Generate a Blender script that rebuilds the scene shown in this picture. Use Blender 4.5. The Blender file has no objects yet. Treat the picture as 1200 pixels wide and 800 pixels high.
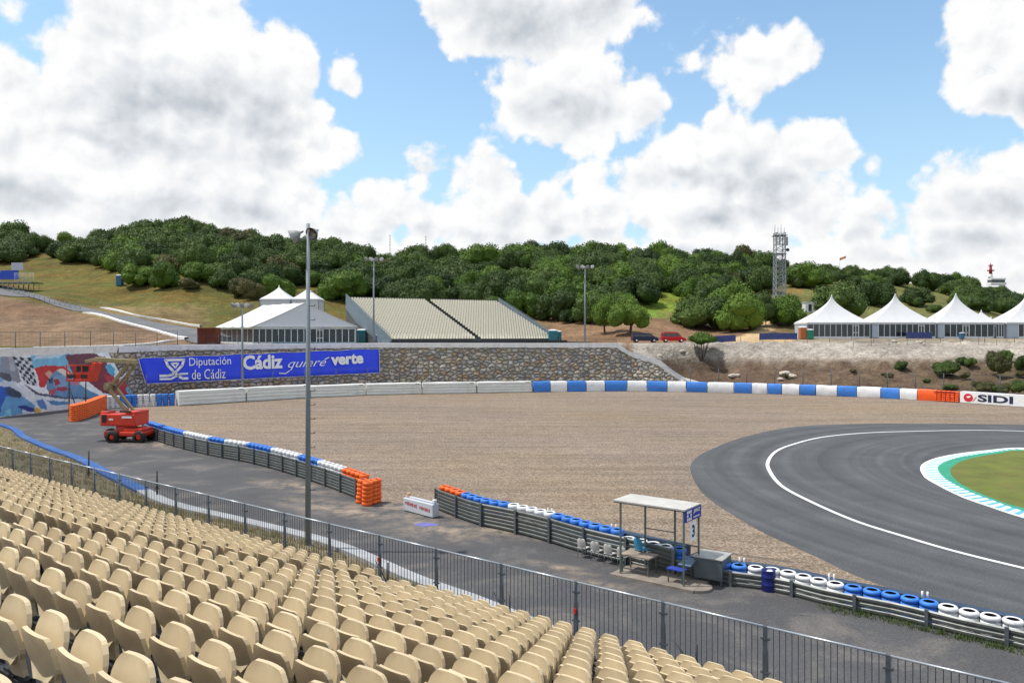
import bpy, math, random
import numpy as np
from mathutils import Vector, Matrix, Euler
R = math.radians
random.seed(7)
rng = np.random.default_rng(7)
F, HC, HY = 930.0, 8.5, 390.0          # focal length in photo pixels, eye height in metres, horizon row
SC = bpy.context.scene
COL = SC.collection

# ------------------------------------------------------------------ helpers
def at(px, py, Y):
    return Vector(((px-600)/F*Y, Y, HC-(py-HY)/F*Y))
def gz(px, py, z=0.0):
    Y = (HC-z)*F/(py-HY)
    return Vector(((px-600)/F*Y, Y, z))
def pxof(X, Y): return 600+F*X/Y
def V(*a): return Vector(a)

class MB:
    """collects faces, linked as ONE mesh object"""
    def __init__(s): s.v = []; s.f = []; s.m = []; s.sm = []; s.cur = 0; s.smooth = False
    def _face(s, f): s.f.append(tuple(f)); s.m.append(s.cur); s.sm.append(s.smooth)
    def quad(s, *p):
        n = len(s.v); s.v += [tuple(q) for q in p]; s._face(range(n, n+len(p))); return s
    def box(s, c, d, rz=0.0, M=None):
        x, y, z = d[0]/2, d[1]/2, d[2]/2
        T = Matrix.Translation(c) @ (M if M is not None else Matrix.Rotation(rz, 4, 'Z'))
        n = len(s.v)
        for sx, sy, sz in ((-1,-1,-1),(1,-1,-1),(1,1,-1),(-1,1,-1),(-1,-1,1),(1,-1,1),(1,1,1),(-1,1,1)):
            s.v.append(tuple(T @ Vector((sx*x, sy*y, sz*z))))
        for f in ((0,3,2,1),(4,5,6,7),(0,1,5,4),(1,2,6,5),(2,3,7,6),(3,0,4,7)): s._face([n+i for i in f])
        return s
    def beam(s, p0, p1, w, h=None, up=(0,0,1)):
        p0, p1 = Vector(p0), Vector(p1); h = h or w
        d = p1-p0; L = d.length
        if L < 1e-6: return s
        z = d.normalized(); u = Vector(up)
        if abs(z.dot(u)) > .97: u = Vector((1,0,0))
        x = u.cross(z).normalized(); y = z.cross(x)
        M = Matrix((x, y, z)).transposed().to_4x4()
        return s.box((p0+p1)/2, (w, h, L), M=M)
    def tube(s, p0, p1, r, n=8, r2=None, cap=True):
        p0, p1 = Vector(p0), Vector(p1); r2 = r if r2 is None else r2
        z = (p1-p0).normalized(); u = Vector((0,0,1)) if abs(z.z) < .95 else Vector((1,0,0))
        x = u.cross(z).normalized(); y = z.cross(x)
        b = len(s.v); o = s.smooth; s.smooth = True
        for p, rr in ((p0, r), (p1, r2)):
            for i in range(n):
                a = 2*math.pi*i/n; s.v.append(tuple(p+(x*math.cos(a)+y*math.sin(a))*rr))
        for i in range(n): s._face((b+i, b+(i+1)%n, b+n+(i+1)%n, b+n+i))
        s.smooth = o
        if cap: s._face([b+i for i in range(n)][::-1]); s._face([b+n+i for i in range(n)])
        return s
    def lathe(s, prof, c=(0,0,0), n=16, M=None, sm=True, close=False):
        T = Matrix.Translation(c) @ (M if M is not None else Matrix.Identity(4))
        b = len(s.v); k = len(prof); o = s.smooth; s.smooth = sm
        for r, z in prof:
            for i in range(n):
                a = 2*math.pi*i/n; s.v.append(tuple(T @ Vector((r*math.cos(a), r*math.sin(a), z))))
        for j in range(k if close else k-1):
            j2 = (j+1) % k
            for i in range(n): s._face((b+j*n+i, b+j*n+(i+1)%n, b+j2*n+(i+1)%n, b+j2*n+i))
        s.smooth = o
        return s
    def prism(s, pts, axis_vec, T=None):
        """pts: list of 3D points of a planar outline, extruded by axis_vec"""
        n = len(pts); b = len(s.v); a = Vector(axis_vec)
        P = [Vector(p) for p in pts]
        Q = [p+a for p in P]
        if T is not None: P = [T @ p for p in P]; Q = [T @ p for p in Q]
        s.v += [tuple(p) for p in P]+[tuple(p) for p in Q]
        s._face([b+i for i in range(n)][::-1]); s._face([b+n+i for i in range(n)])
        for i in range(n): s._face((b+i, b+(i+1)%n, b+n+(i+1)%n, b+n+i))
        return s
    def grid(s, rows, closed=False):
        b = len(s.v); w = len(rows[0])
        for r in rows: s.v += [tuple(p) for p in r]
        for j in range(len(rows)-1):
            for i in range(w if closed else w-1):
                i2 = (i+1) % w
                s._face((b+j*w+i, b+j*w+i2, b+(j+1)*w+i2, b+(j+1)*w+i))
        return s
    def mesh(s, name, mats, off=None):
        me = bpy.data.meshes.new(name)
        v = s.v
        if off is not None: v = [(p[0]-off[0], p[1]-off[1], p[2]-off[2]) for p in v]
        me.from_pydata(v, [], s.f)
        if not isinstance(mats, (list, tuple)): mats = [mats]
        for m in mats: me.materials.append(m)
        me.polygons.foreach_set('material_index', s.m)
        me.polygons.foreach_set('use_smooth', s.sm)
        me.update()
        return me
    def build(s, name, mats, parent=None, off=None, bevel=0):
        if parent is not None and off is None: off = tuple(parent.location)
        o = bpy.data.objects.new(name, s.mesh(name, mats, off))
        COL.objects.link(o)
        if parent is not None: o.parent = parent
        elif off is not None: o.location = off
        if bevel:
            m = o.modifiers.new('Bevel', 'BEVEL'); m.width = bevel; m.segments = 2; m.limit_method = 'ANGLE'
        return o

def tag(o, label=None, cat=None, group=None, kind=None):
    if label: o['label'] = label
    if cat: o['category'] = cat
    if group: o['group'] = group
    if kind: o['kind'] = kind
    return o
def thing(name, label, cat, loc=(0,0,0), rz=0.0, group=None):
    o = bpy.data.objects.new(name, None); COL.objects.link(o)
    o.empty_display_size = .3; o.location = loc; o.rotation_euler = (0, 0, rz)
    return tag(o, label, cat, group)
def dup(root, loc=None, rz=None, label=None, group=None, scale=None, mats=None):
    r = root.copy(); COL.objects.link(r)
    if loc is not None: r.location = loc
    if rz is not None: r.rotation_euler = (0, 0, rz) if not isinstance(rz, tuple) else rz
    if scale is not None: r.scale = scale if isinstance(scale, tuple) else (scale,)*3
    if label: r['label'] = label
    if group: r['group'] = group
    for ch in list(root.children):
        c = ch.copy(); COL.objects.link(c); c.parent = r
        if mats: c.data = mats.get(c.data.name, c.data)
        for g in ch.children:
            d = g.copy(); COL.objects.link(d); d.parent = c
    return r
ONES = 'zeroth first second third fourth fifth sixth seventh eighth ninth tenth eleventh twelfth thirteenth fourteenth fifteenth sixteenth seventeenth eighteenth nineteenth'.split()
TENS = {20:'twent',30:'thirt',40:'fort',50:'fift',60:'sixt',70:'sevent',80:'eight',90:'ninet'}
def ordn(n):
    if n < 20: return ONES[n]
    t, r = n//10*10, n % 10
    return TENS[t]+'ieth' if r == 0 else TENS[t]+'y-'+ONES[r]

def catmull(pts, per=8):
    P = [Vector(p) for p in pts]; out = []
    for i in range(len(P)-1):
        a = P[max(i-1, 0)]; b = P[i]; c = P[i+1]; d = P[min(i+2, len(P)-1)]
        for k in range(per):
            t = k/per
            out.append(.5*((2*b)+(c-a)*t+(2*a-5*b+4*c-d)*t*t+(3*b-a-3*c+d)*t**3))
    out.append(P[-1]); return out
def resample(P, step=None, n=None):
    L = [0.0]
    for a, b in zip(P, P[1:]): L.append(L[-1]+(b-a).length)
    n = n or max(2, int(round(L[-1]/step))+1)
    out = []; j = 0
    for k in range(n):
        s = L[-1]*k/(n-1)
        while j < len(L)-2 and L[j+1] < s: j += 1
        t = (s-L[j])/max(L[j+1]-L[j], 1e-9); out.append(P[j].lerp(P[j+1], t))
    return out
def normals2d(P):
    N = []
    for i in range(len(P)):
        d = P[min(i+1, len(P)-1)]-P[max(i-1, 0)]; d.z = 0; d.normalize(); N.append(Vector((-d.y, d.x, 0)))
    return N
def offset(P, w, dz=0.0):
    return [p+n*w+Vector((0,0,dz)) for p, n in zip(P, normals2d(P))]

# ------------------------------------------------------------------ materials
def nodes(m):
    m.use_nodes = True; nt = m.node_tree; nt.nodes.clear(); return nt
def lin(c):
    return tuple(((x/255/12.92) if x/255 <= .04045 else ((x/255+.055)/1.055)**2.4) for x in c)
def mat(name, col, rough=.6, metal=0.0, var=.18, scale=3.0, bump=0.0, bscale=25.0, trans=0.0, tcol=None, spec=.4,
        dirt=0.0, dirtcol=(.12,.10,.08), dscale=.8, rand=0.0, stretch=None, coord='Object', voro=False):
    m = bpy.data.materials.new(name); nt = nodes(m); N = nt.nodes; L = nt.links
    out = N.new('ShaderNodeOutputMaterial'); b = N.new('ShaderNodeBsdfPrincipled')
    b.inputs['Roughness'].default_value = rough; b.inputs['Metallic'].default_value = metal
    b.inputs['Specular IOR Level'].default_value = spec
    tc = N.new('ShaderNodeTexCoord'); src = tc.outputs[coord]
    if stretch:
        mp = N.new('ShaderNodeMapping'); mp.inputs['Scale'].default_value = stretch
        L.new(src, mp.inputs['Vector']); src = mp.outputs[0]
    nz = N.new('ShaderNodeTexNoise'); nz.inputs['Scale'].default_value = scale; nz.inputs['Detail'].default_value = 6
    nz.inputs['Roughness'].default_value = .65
    L.new(src, nz.inputs['Vector'])
    mr = N.new('ShaderNodeMapRange'); mr.inputs[1].default_value = .28; mr.inputs[2].default_value = .72
    mr.inputs[3].default_value = 1-var; mr.inputs[4].default_value = 1+var
    L.new(nz.outputs['Fac'], mr.inputs[0])
    fac = mr.outputs[0]
    if rand:
        oi = N.new('ShaderNodeObjectInfo'); r2 = N.new('ShaderNodeMapRange')
        r2.inputs[3].default_value = 1-rand; r2.inputs[4].default_value = 1+rand
        L.new(oi.outputs['Random'], r2.inputs[0])
        mu = N.new('ShaderNodeMath'); mu.operation = 'MULTIPLY'; L.new(fac, mu.inputs[0]); L.new(r2.outputs[0], mu.inputs[1]); fac = mu.outputs[0]
    vm = N.new('ShaderNodeVectorMath'); vm.operation = 'SCALE'; vm.inputs[0].default_value = col[:3]
    L.new(fac, vm.inputs['Scale']); c = vm.outputs[0]
    if dirt:
        n2 = N.new('ShaderNodeTexNoise'); n2.inputs['Scale'].default_value = dscale; n2.inputs['Detail'].default_value = 8
        n2.inputs['Roughness'].default_value = .7; n2.inputs['Distortion'].default_value = .6
        L.new(src, n2.inputs['Vector'])
        r3 = N.new('ShaderNodeMapRange'); r3.inputs[1].default_value = .5; r3.inputs[2].default_value = .68; r3.inputs[4].default_value = dirt
        L.new(n2.outputs['Fac'], r3.inputs[0])
        mx = N.new('ShaderNodeMix'); mx.data_type = 'RGBA'
        L.new(r3.outputs[0], mx.inputs['Factor']); L.new(c, mx.inputs['A']); mx.inputs['B'].default_value = (*dirtcol, 1); c = mx.outputs['Result']
    L.new(c, b.inputs['Base Color'])
    if bump:
        bn = N.new('ShaderNodeTexNoise'); bn.inputs['Scale'].default_value = bscale; bn.inputs['Detail'].default_value = 4
        L.new(src, bn.inputs['Vector'])
        bp = N.new('ShaderNodeBump'); bp.inputs['Strength'].default_value = bump; bp.inputs['Distance'].default_value = .05
        L.new(bn.outputs['Fac'], bp.inputs['Height']); L.new(bp.outputs[0], b.inputs['Normal'])
    sh = b.outputs[0]
    if trans:
        t = N.new('ShaderNodeBsdfTranslucent'); t.inputs[0].default_value = (*(tcol or col), 1)
        ms = N.new('ShaderNodeMixShader'); ms.inputs[0].default_value = trans
        L.new(sh, ms.inputs[1]); L.new(t.outputs[0], ms.inputs[2]); sh = ms.outputs[0]
    L.new(sh, out.inputs[0])
    m.diffuse_color = (*col[:3], 1)
    return m

galv = mat('galvanised_steel', (.20,.23,.25), .42, .75, .2, 6, dirt=.3, dirtcol=(.12,.13,.13))
galv_dark = mat('weathered_steel', (.12,.14,.16), .5, .6, .25, 5, dirt=.4, dirtcol=(.07,.065,.06))
rail_top = mat('bright_rail_steel', (.42,.46,.50), .35, .6, .15, 6)
armco_m = mat('barrier_steel', (.15,.165,.16), .5, .6, .22, 2.5, dirt=.5, dirtcol=(.09,.08,.07), dscale=2)
dark_m = mat('dark_metal', (.03,.033,.036), .5, .3, .3, 4)
black_rub = mat('black_rubber', (.018,.018,.018), .8, 0, .3, 6)
beige = mat('beige_seat_plastic', (.70,.58,.375), .42, 0, .07, 6, trans=.22, tcol=(.80,.56,.30), dirt=.35, dirtcol=(.36,.27,.17), dscale=3.5, rand=.10)
beige_far = mat('faded_seat_plastic', (.78,.72,.57), .5, 0, .07, 3, rand=.1)
white_paint = mat('white_paint', (.74,.75,.76), .5, 0, .1, 3, dirt=.35, dirtcol=(.42,.40,.37), dscale=1.5)
blue_paint = mat('blue_paint', (.045,.20,.62), .5, 0, .15, 3, dirt=.3, dirtcol=(.05,.12,.30), dscale=2)
blue_tyre = mat('blue_tyre_paint', (.04,.19,.64), .55, 0, .15, 5, dirt=.45, dirtcol=(.04,.10,.26), dscale=3)
white_tyre = mat('white_tyre_paint', (.68,.70,.72), .55, 0, .12, 5, dirt=.5, dirtcol=(.28,.28,.28), dscale=3)
orange_tyre = mat('orange_tyre_paint', (.80,.13,.015), .5, 0, .14, 5, dirt=.4, dirtcol=(.40,.07,.02), dscale=3)
navy_belt = mat('navy_rubber_belt', (.022,.045,.085), .6, 0, .3, 2, dirt=.4, dirtcol=(.06,.07,.09))
white_fabric = mat('white_membrane', (.66,.675,.70), .55, 0, .05, .8, trans=.12, tcol=(.8,.8,.82), dirt=.12, dirtcol=(.6,.6,.58))
cream_wall = mat('white_panel', (.66,.69,.73), .5, 0, .06, 1)
glass_m = mat('dark_window_glass', (.018,.025,.032), .08, 0, .3, .6, spec=.7)
red_m = mat('red_paint', (.62,.045,.02), .4, 0, .15, 3, dirt=.3, dirtcol=(.25,.03,.02))
boom_m = mat('cream_boom_paint', (.30,.24,.13), .55, 0, .2, 3, dirt=.6, dirtcol=(.16,.12,.07), dscale=2)
concrete = mat('pale_concrete', (.50,.49,.46), .85, 0, .18, 2, bump=.2, dirt=.5, dirtcol=(.30,.28,.25), dscale=.6)
coping_m = mat('white_concrete', (.74,.73,.71), .8, 0, .14, 1.5, dirt=.35, dirtcol=(.38,.36,.32), dscale=.7)
bark = mat('bark', (.10,.075,.055), .9, 0, .3, 4)
teal_m = mat('teal_plastic', (.02,.16,.20), .5, 0, .1, 2)
rust_m = mat('rust_red_panel', (.17,.035,.015), .7, 0, .35, 1.2, dirt=.4, dirtcol=(.09,.02,.01))
# ------------------------------------------------------------------ camera, sun
cam = bpy.data.cameras.new('camera'); co = bpy.data.objects.new('camera', cam); COL.objects.link(co)
cam.sensor_width = 36; cam.lens = F/1200*36; cam.shift_y = -(400-HY)/1200.0
co.location = (0, 0, HC); co.rotation_euler = (R(90), 0, 0); cam.clip_start = .1; cam.clip_end = 9000
SC.camera = co
SC.view_settings.view_transform = 'Standard'; SC.view_settings.look = 'None'; SC.view_settings.gamma = 1
SC.view_settings.exposure = 0.04
SC.cycles.max_bounces = 4; SC.cycles.diffuse_bounces = 2; SC.cycles.glossy_bounces = 2; SC.cycles.transmission_bounces = 2; SC.cycles.transparent_max_bounces = 4
SUN_AZ, SUN_EL = R(-89), R(65)      # azimuth measured from +Y towards +X
sd = Vector((math.sin(SUN_AZ)*math.cos(SUN_EL), math.cos(SUN_AZ)*math.cos(SUN_EL), math.sin(SUN_EL)))
sl = bpy.data.lights.new('sun', 'SUN'); so = bpy.data.objects.new('sun', sl); COL.objects.link(so)
sl.energy = 4.3; sl.angle = R(.9); sl.color = (1.0, .95, .88)
so.rotation_euler = (-sd).to_track_quat('-Z', 'Y').to_euler(); so.location = (0, 0, 60)

# ------------------------------------------------------------------ sky with cumulus (world directions: azimuth, elevation)
W = bpy.data.worlds.new('World'); W.cycles.sampling_method = 'NONE'; SC.world = W; W.use_nodes = True
nt = W.node_tree; nt.nodes.clear()
def ang(px, py):
    az = math.atan((px-600)/F); el = math.atan((HY-py)/F*math.cos(az)); return az, el
BL = [ # cumulus masses: direction in photo pixels, radius
(175,20,80),(245,60,70),(100,85,58),(60,95,28),(300,95,70),(325,150,66),(350,170,44),(210,150,110),(95,160,85),(20,150,80),(-40,130,70),
(30,235,75),(130,230,75),(230,240,70),(300,235,52),(350,250,42),(-60,230,90),
(590,12,60),(650,14,72),(540,10,36),(715,2,46),(560,40,30),
(655,100,46),(610,112,44),(700,118,50),(740,130,38),(670,145,40),(585,110,26),
(497,203,24),(535,210,28),(575,212,28),(600,212,14),(560,178,10),
(680,208,22),(656,218,14),
(405,262,38),(450,262,36),(500,268,36),(555,255,36),(600,268,42),(650,262,36),(700,268,42),
(850,165,42),(800,190,44),(760,215,42),(890,185,42),(935,175,36),(970,175,30),(840,230,56),(910,230,50),(780,255,50),(960,250,42),(1010,275,34),(1050,285,26),
(1125,225,34),(1165,215,40),(1205,205,46),(1100,262,34),(1150,265,46),(1210,265,60),
(815,68,18),(845,75,24),(880,62,28),(915,78,30),(945,75,17),(880,35,11),(885,95,18),
(1125,85,28),(1155,50,42),(1195,40,58),(1175,105,32),(1215,110,34),
*[(x_, 322+8*math.sin(x_), 50) for x_ in range(-140, 1420, 62)],(397,92,14),(412,103,9),(402,165,8),(404,183,7),(1112,14,8),(1021,198,9),(20,5,14),(1300,120,90),(1330,260,90),(-160,120,100),(-200,260,120),(1450,200,80)]
GREY = [(215,115,75,34),(310,135,50,30),(150,135,50,22),(150,165,70,16),(330,185,34,24),(30,225,55,18),(175,250,60,18),(300,262,50,18),(620,28,80,28),(700,20,50,22),(655,128,60,22),
(880,210,62,24),(785,215,40,16),(930,200,40,18),(850,262,60,16),(700,278,60,12),(560,284,70,10),(1160,238,60,16),(1190,110,40,30),(1130,285,50,12),(980,278,50,12),(250,292,90,10),(430,272,70,9),(80,285,80,10),(780,296,80,9),(620,292,60,8),(1080,300,70,9)]
g = bpy.data.node_groups.new('CloudField', 'ShaderNodeTree')
g.interface.new_socket('P', in_out='INPUT', socket_type='NodeSocketVector')
g.interface.new_socket('D', in_out='OUTPUT', socket_type='NodeSocketFloat')
gi = g.nodes.new('NodeGroupInput'); go = g.nodes.new('NodeGroupOutput')
def gm(op, a, b=None, c=None, tree=None):
    t = tree or g; n = t.nodes.new('ShaderNodeMath'); n.operation = op
    for i, x in enumerate((a, b, c)):
        if x is None: continue
        if isinstance(x, (int, float)): n.inputs[i].default_value = x
        else: t.links.new(x, n.inputs[i])
    return n.outputs[0]
def gnoise(tree, vec, scale, detail, rough=.55, off=(0,0,0)):
    n = tree.nodes.new('ShaderNodeTexNoise'); n.inputs['Scale'].default_value = scale; n.inputs['Detail'].default_value = detail
    n.inputs['Roughness'].default_value = rough
    a = tree.nodes.new('ShaderNodeVectorMath'); a.operation = 'ADD'; tree.links.new(vec, a.inputs[0]); a.inputs[1].default_value = off
    tree.links.new(a.outputs[0], n.inputs['Vector']); return n
P = gi.outputs[0]
n1 = gnoise(g, P, 7, 5, .6)
sub = g.nodes.new('ShaderNodeVectorMath'); sub.operation = 'SUBTRACT'; g.links.new(n1.outputs['Color'], sub.inputs[0]); sub.inputs[1].default_value = (.5,.5,.5)
scl = g.nodes.new('ShaderNodeVectorMath'); scl.operation = 'SCALE'; g.links.new(sub.outputs[0], scl.inputs[0]); scl.inputs['Scale'].default_value = .06
add = g.nodes.new('ShaderNodeVectorMath'); add.operation = 'ADD'; g.links.new(P, add.inputs[0]); g.links.new(scl.outputs[0], add.inputs[1])
flat = g.nodes.new('ShaderNodeVectorMath'); flat.operation = 'MULTIPLY'; g.links.new(add.outputs[0], flat.inputs[0]); flat.inputs[1].default_value = (1,1,0)
PW = flat.outputs[0]
cur = None
for (cx, cy, r) in BL:
    az, el = ang(cx, cy)
    d = g.nodes.new('ShaderNodeVectorMath'); d.operation = 'DISTANCE'; g.links.new(PW, d.inputs[0]); d.inputs[1].default_value = (az, el, 0)
    sdv = gm('SUBTRACT', d.outputs['Value'], (r-2)/F*math.cos(az))
    cur = sdv if cur is None else gm('SMOOTH_MIN', cur, sdv, .010)
# clouds away from the framed part of the sky
n0 = gnoise(g, P, 2.2, 3, .5, (3.1, 1.7, 0))
far = gm('MULTIPLY_ADD', n0.outputs['Fac'], -.5, .235)
sx = g.nodes.new('ShaderNodeSeparateXYZ'); g.links.new(P, sx.inputs[0])
aw = gm('SUBTRACT', gm('ABSOLUTE', sx.outputs[0]), .95)
inside = gm('MAXIMUM', gm('MULTIPLY', aw, -2.0), 0.0)
hi = gm('MAXIMUM', gm('MULTIPLY', gm('SUBTRACT', .62, sx.outputs[1]), 2.0), 0.0)
farc = gm('ADD', far, gm('MINIMUM', inside, hi))
cur = gm('MINIMUM', cur, farc)
g.links.new(cur, go.inputs[0])

def wm(op, a, b=None, c=None): return gm(op, a, b, c, tree=nt)
def vmn(op, a, b):
    n = nt.nodes.new('ShaderNodeVectorMath'); n.operation = op
    for i, x in enumerate((a, b)):
        if isinstance(x, tuple): n.inputs[i].default_value = x
        else: nt.links.new(x, n.inputs[i])
    return n
tc = nt.nodes.new('ShaderNodeTexCoord')
sp = nt.nodes.new('ShaderNodeSeparateXYZ'); nt.links.new(tc.outputs['Generated'], sp.inputs[0])
az = wm('ARCTAN2', sp.outputs[0], sp.outputs[1]); el = wm('ARCSINE', sp.outputs[2])
cb = nt.nodes.new('ShaderNodeCombineXYZ'); nt.links.new(az, cb.inputs[0]); nt.links.new(el, cb.inputs[1])
PP = cb.outputs[0]
def field(vec):
    n = nt.nodes.new('ShaderNodeGroup'); n.node_tree = g; nt.links.new(vec, n.inputs[0]); return n.outputs[0]
def billow(vec):
    w_ = gnoise(nt, vec, 14, 4, .6, (1.3,.4,.2))
    a1 = vmn('SUBTRACT', w_.outputs['Color'], (.5,.5,.5)); sc1 = nt.nodes.new('ShaderNodeVectorMath'); sc1.operation = 'SCALE'; nt.links.new(a1.outputs[0], sc1.inputs[0]); sc1.inputs['Scale'].default_value = .045
    pv = vmn('MULTIPLY', vmn('ADD', vec, sc1.outputs[0]).outputs[0], (1,1.12,0)).outputs[0]
    tot = None
    for sc_v, amp in ((13, .040), (29, .020), (61, .009)):
        v_ = nt.nodes.new('ShaderNodeTexVoronoi'); v_.voronoi_dimensions = '2D'; v_.feature = 'F1'; v_.inputs['Scale'].default_value = sc_v; nt.links.new(pv, v_.inputs['Vector'])
        t_ = wm('MULTIPLY', wm('SUBTRACT', v_.outputs['Distance'], .47), amp)
        tot = t_ if tot is None else wm('ADD', tot, t_)
    b_ = gnoise(nt, vec, 40, 6, .62, (5.3,.4,.2))
    return wm('ADD', tot, wm('MULTIPLY', wm('SUBTRACT', b_.outputs['Fac'], .5), .030))
BF = field(PP)
D0 = wm('MULTIPLY', wm('ADD', BF, billow(PP)), -1.0)
D1 = wm('MULTIPLY', wm('ADD', BF, billow(vmn('ADD', PP, (-.008, .014, 0)).outputs[0])), -1.0)
D2 = D0
def mr(x, a, b, c=0.0, d=1.0, smooth=True):
    n = nt.nodes.new('ShaderNodeMapRange'); n.interpolation_type = 'SMOOTHSTEP' if smooth else 'LINEAR'
    nt.links.new(x, n.inputs[0]); n.inputs[1].default_value = a; n.inputs[2].default_value = b; n.inputs[3].default_value = c; n.inputs[4].default_value = d
    return n.outputs[0]
mask = mr(D0, -.007, .009)
relief = wm('SUBTRACT', D0, D1)                      # >0: thinner cloud towards the sun, lit side
above = mr(D2, .0, .075)                             # cloud mass above this direction
core = mr(D0, .004, .06)
# flat grey bellies
gsum = None
nb = gnoise(nt, PP, 9, 5, .6, (2.2, 7.1, 0))
sb = vmn('SUBTRACT', nb.outputs['Color'], (.5,.5,.5)); sc_ = nt.nodes.new('ShaderNodeVectorMath'); sc_.operation = 'SCALE'; nt.links.new(sb.outputs[0], sc_.inputs[0]); sc_.inputs['Scale'].default_value = .06
PB = vmn('MULTIPLY', vmn('ADD', PP, sc_.outputs[0]).outputs[0], (1,1,0)).outputs[0]
for (cx, cy, rx, ry) in GREY:
    a_, e_ = ang(cx, cy)
    q = vmn('MULTIPLY', vmn('SUBTRACT', PB, (a_, e_, 0)).outputs[0], (F/rx/math.cos(a_), F/ry, 0))
    ln = nt.nodes.new('ShaderNodeVectorMath'); ln.operation = 'LENGTH'; nt.links.new(q.outputs[0], ln.inputs[0])
    v = mr(ln.outputs['Value'], .1, 1.7, 1.0, 0.0)
    gsum = v if gsum is None else wm('MAXIMUM', gsum, v)
soft = gnoise(nt, PP, 12, 3, .5, (9.2, 1.1, 0))
core2 = mr(D0, .002, .035)
mid = gnoise(nt, PP, 6.5, 4, .55, (4.2, 3.1, 0))
s = wm('MULTIPLY', gsum, wm('MULTIPLY', core2, .66))
s = wm('ADD', s, wm('MULTIPLY', core2, wm('MULTIPLY', wm('SUBTRACT', mid.outputs['Fac'], .47), 1.15)))
s = wm('ADD', s, wm('MULTIPLY', wm('SUBTRACT', soft.outputs['Fac'], .5), .25))
s = wm('SUBTRACT', s, wm('MULTIPLY', relief, 15.0))
shade = mr(s, 0.0, 1.05, 0, 1, False)
cr = nt.nodes.new('ShaderNodeValToRGB'); nt.links.new(shade, cr.inputs[0])
e = cr.color_ramp.elements; e[0].position = 0; e[0].color = (1.0, 1.0, 1.0, 1); e[1].position = 1; e[1].color = (.50, .545, .60, 1)
x = cr.color_ramp.elements.new(.40); x.color = (.80, .83, .865, 1)
sky = nt.nodes.new('ShaderNodeTexSky'); sky.sky_type = 'NISHITA'; sky.sun_disc = False
sky.sun_elevation = SUN_EL; sky.sun_rotation = SUN_AZ; sky.air_density = 1.15; sky.dust_density = .9; sky.ozone_density = 1.2
SK = .105
csc = nt.nodes.new('ShaderNodeVectorMath'); csc.operation = 'SCALE'; nt.links.new(cr.outputs[0], csc.inputs[0]); csc.inputs['Scale'].default_value = .97/SK
SKYMUL = vmn('MULTIPLY', sky.outputs[0], (1.62, 1.80, 1.80)).outputs[0]
# thin veil near the horizon
veil = mr(el, .0, .40, .45, .0)
mv = nt.nodes.new('ShaderNodeMix'); mv.data_type = 'RGBA'; nt.links.new(veil, mv.inputs['Factor']); nt.links.new(SKYMUL, mv.inputs['A']); mv.inputs['B'].default_value = (.48/SK, .68/SK, .88/SK, 1)
mx = nt.nodes.new('ShaderNodeMix'); mx.data_type = 'RGBA'
nt.links.new(mask, mx.inputs['Factor']); nt.links.new(mv.outputs['Result'], mx.inputs['A']); nt.links.new(csc.outputs[0], mx.inputs['B'])
bg = nt.nodes.new('ShaderNodeBackground'); bg.inputs[1].default_value = SK; nt.links.new(mx.outputs['Result'], bg.inputs[0])
wo = nt.nodes.new('ShaderNodeOutputWorld'); nt.links.new(bg.outputs[0], wo.inputs[0])

# ------------------------------------------------------------------ terrain height
def ip(x, tab): return np.interp(x, [t[0] for t in tab], [t[1] for t in tab])
YS = [(-900,52),(-250,68),(0,80),(75,88),(160,99),(205,107),(445,119),(740,125.5),(802,125),(820,121),(900,117),(1000,111),(1075,106),(1125,103),(1200,97),(1400,84),(2100,60)]
ZS = [(-900,6.3),(0,6.35),(445,6.6),(723,6.5),(741,5.0),(774,3.6),(788,2.0),(802,.75),(830,0.0),(880,-.1),(2100,-.1)]
ZC = [(-900,42),(0,40),(100,41),(215,46),(300,41),(400,37),(450,33),(550,33),(690,36),(850,33),(920,31),(1000,29),(1100,26.5),(1160,22),(1200,18),(1400,12),(2100,10)]
YF = [(-900,128),(0,132),(250,150),(400,162),(650,160),(740,150),(900,158),(1200,165),(2100,165)]
def H(px, Y):
    px = np.asarray(px, float); Y = np.asarray(Y, float)
    ys = ip(px, YS)+1.0; zs = ip(px, ZS)
    rw = ip(px, [(700,0),(735,0),(745,5),(850,5),(900,0)])
    e = np.clip((Y-ys-rw)/np.maximum(139-ys-rw, 4), 0, 1)
    fe = np.interp(e, [0,.1,.55,.8,1], [0,.02,.38,.9,1])
    zp = np.where(px < 723, zs, 6.7)
    z = zs+(zp-zs)*fe
    z = z+ip(px, [(840,0),(900,.75)])*np.clip((Y-140)/9, 0, 1)
    yf = ip(px, YF); t = np.clip((Y-yf)/(300-yf), 0, 1)
    zc = ip(px, ZC)
    base = z
    z = z+(zc-base)*t**1.2
    z = z+(.9*np.sin(px*.021+Y*.07)+.6*np.sin(px*.05-Y*.11+1.3))*np.clip(t*3, 0, 1)*(1-.5*t)
    X = (px-600)/F*Y
    soil = np.clip((px-760)/60, 0, 1)*np.clip(1-(Y-139)/4, 0, 1)*np.clip(e*4, 0, 1)
    z = z+soil*(.22*np.sin(X*1.3+Y*.4)+.18*np.sin(X*.62-Y*1.7)+.12*np.sin(X*3.1+Y*2.3))
    lm = np.clip((260-px)/60, 0, 1)*np.clip((Y-134)/8, 0, 1)*np.clip((200-Y)/20, 0, 1)
    z = z+lm*(.06*np.sin(X*.8+Y*.5)+.04*np.sin(X*1.7-Y*1.1))
    return z-np.clip(Y-305, 0, 200)*.10
def h1(px, Y): return float(H(px, Y))
def hw(X, Y): return h1(pxof(X, Y), Y)
def hit(px, py, Y0=None):
    Y = float(ip(px, YS))+1.2 if Y0 is None else Y0
    while Y < 420:
        if HC-(py-HY)/F*Y <= h1(px, Y): break
        Y += .5
    return Vector(((px-600)/F*Y, Y, h1(px, Y)))

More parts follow.
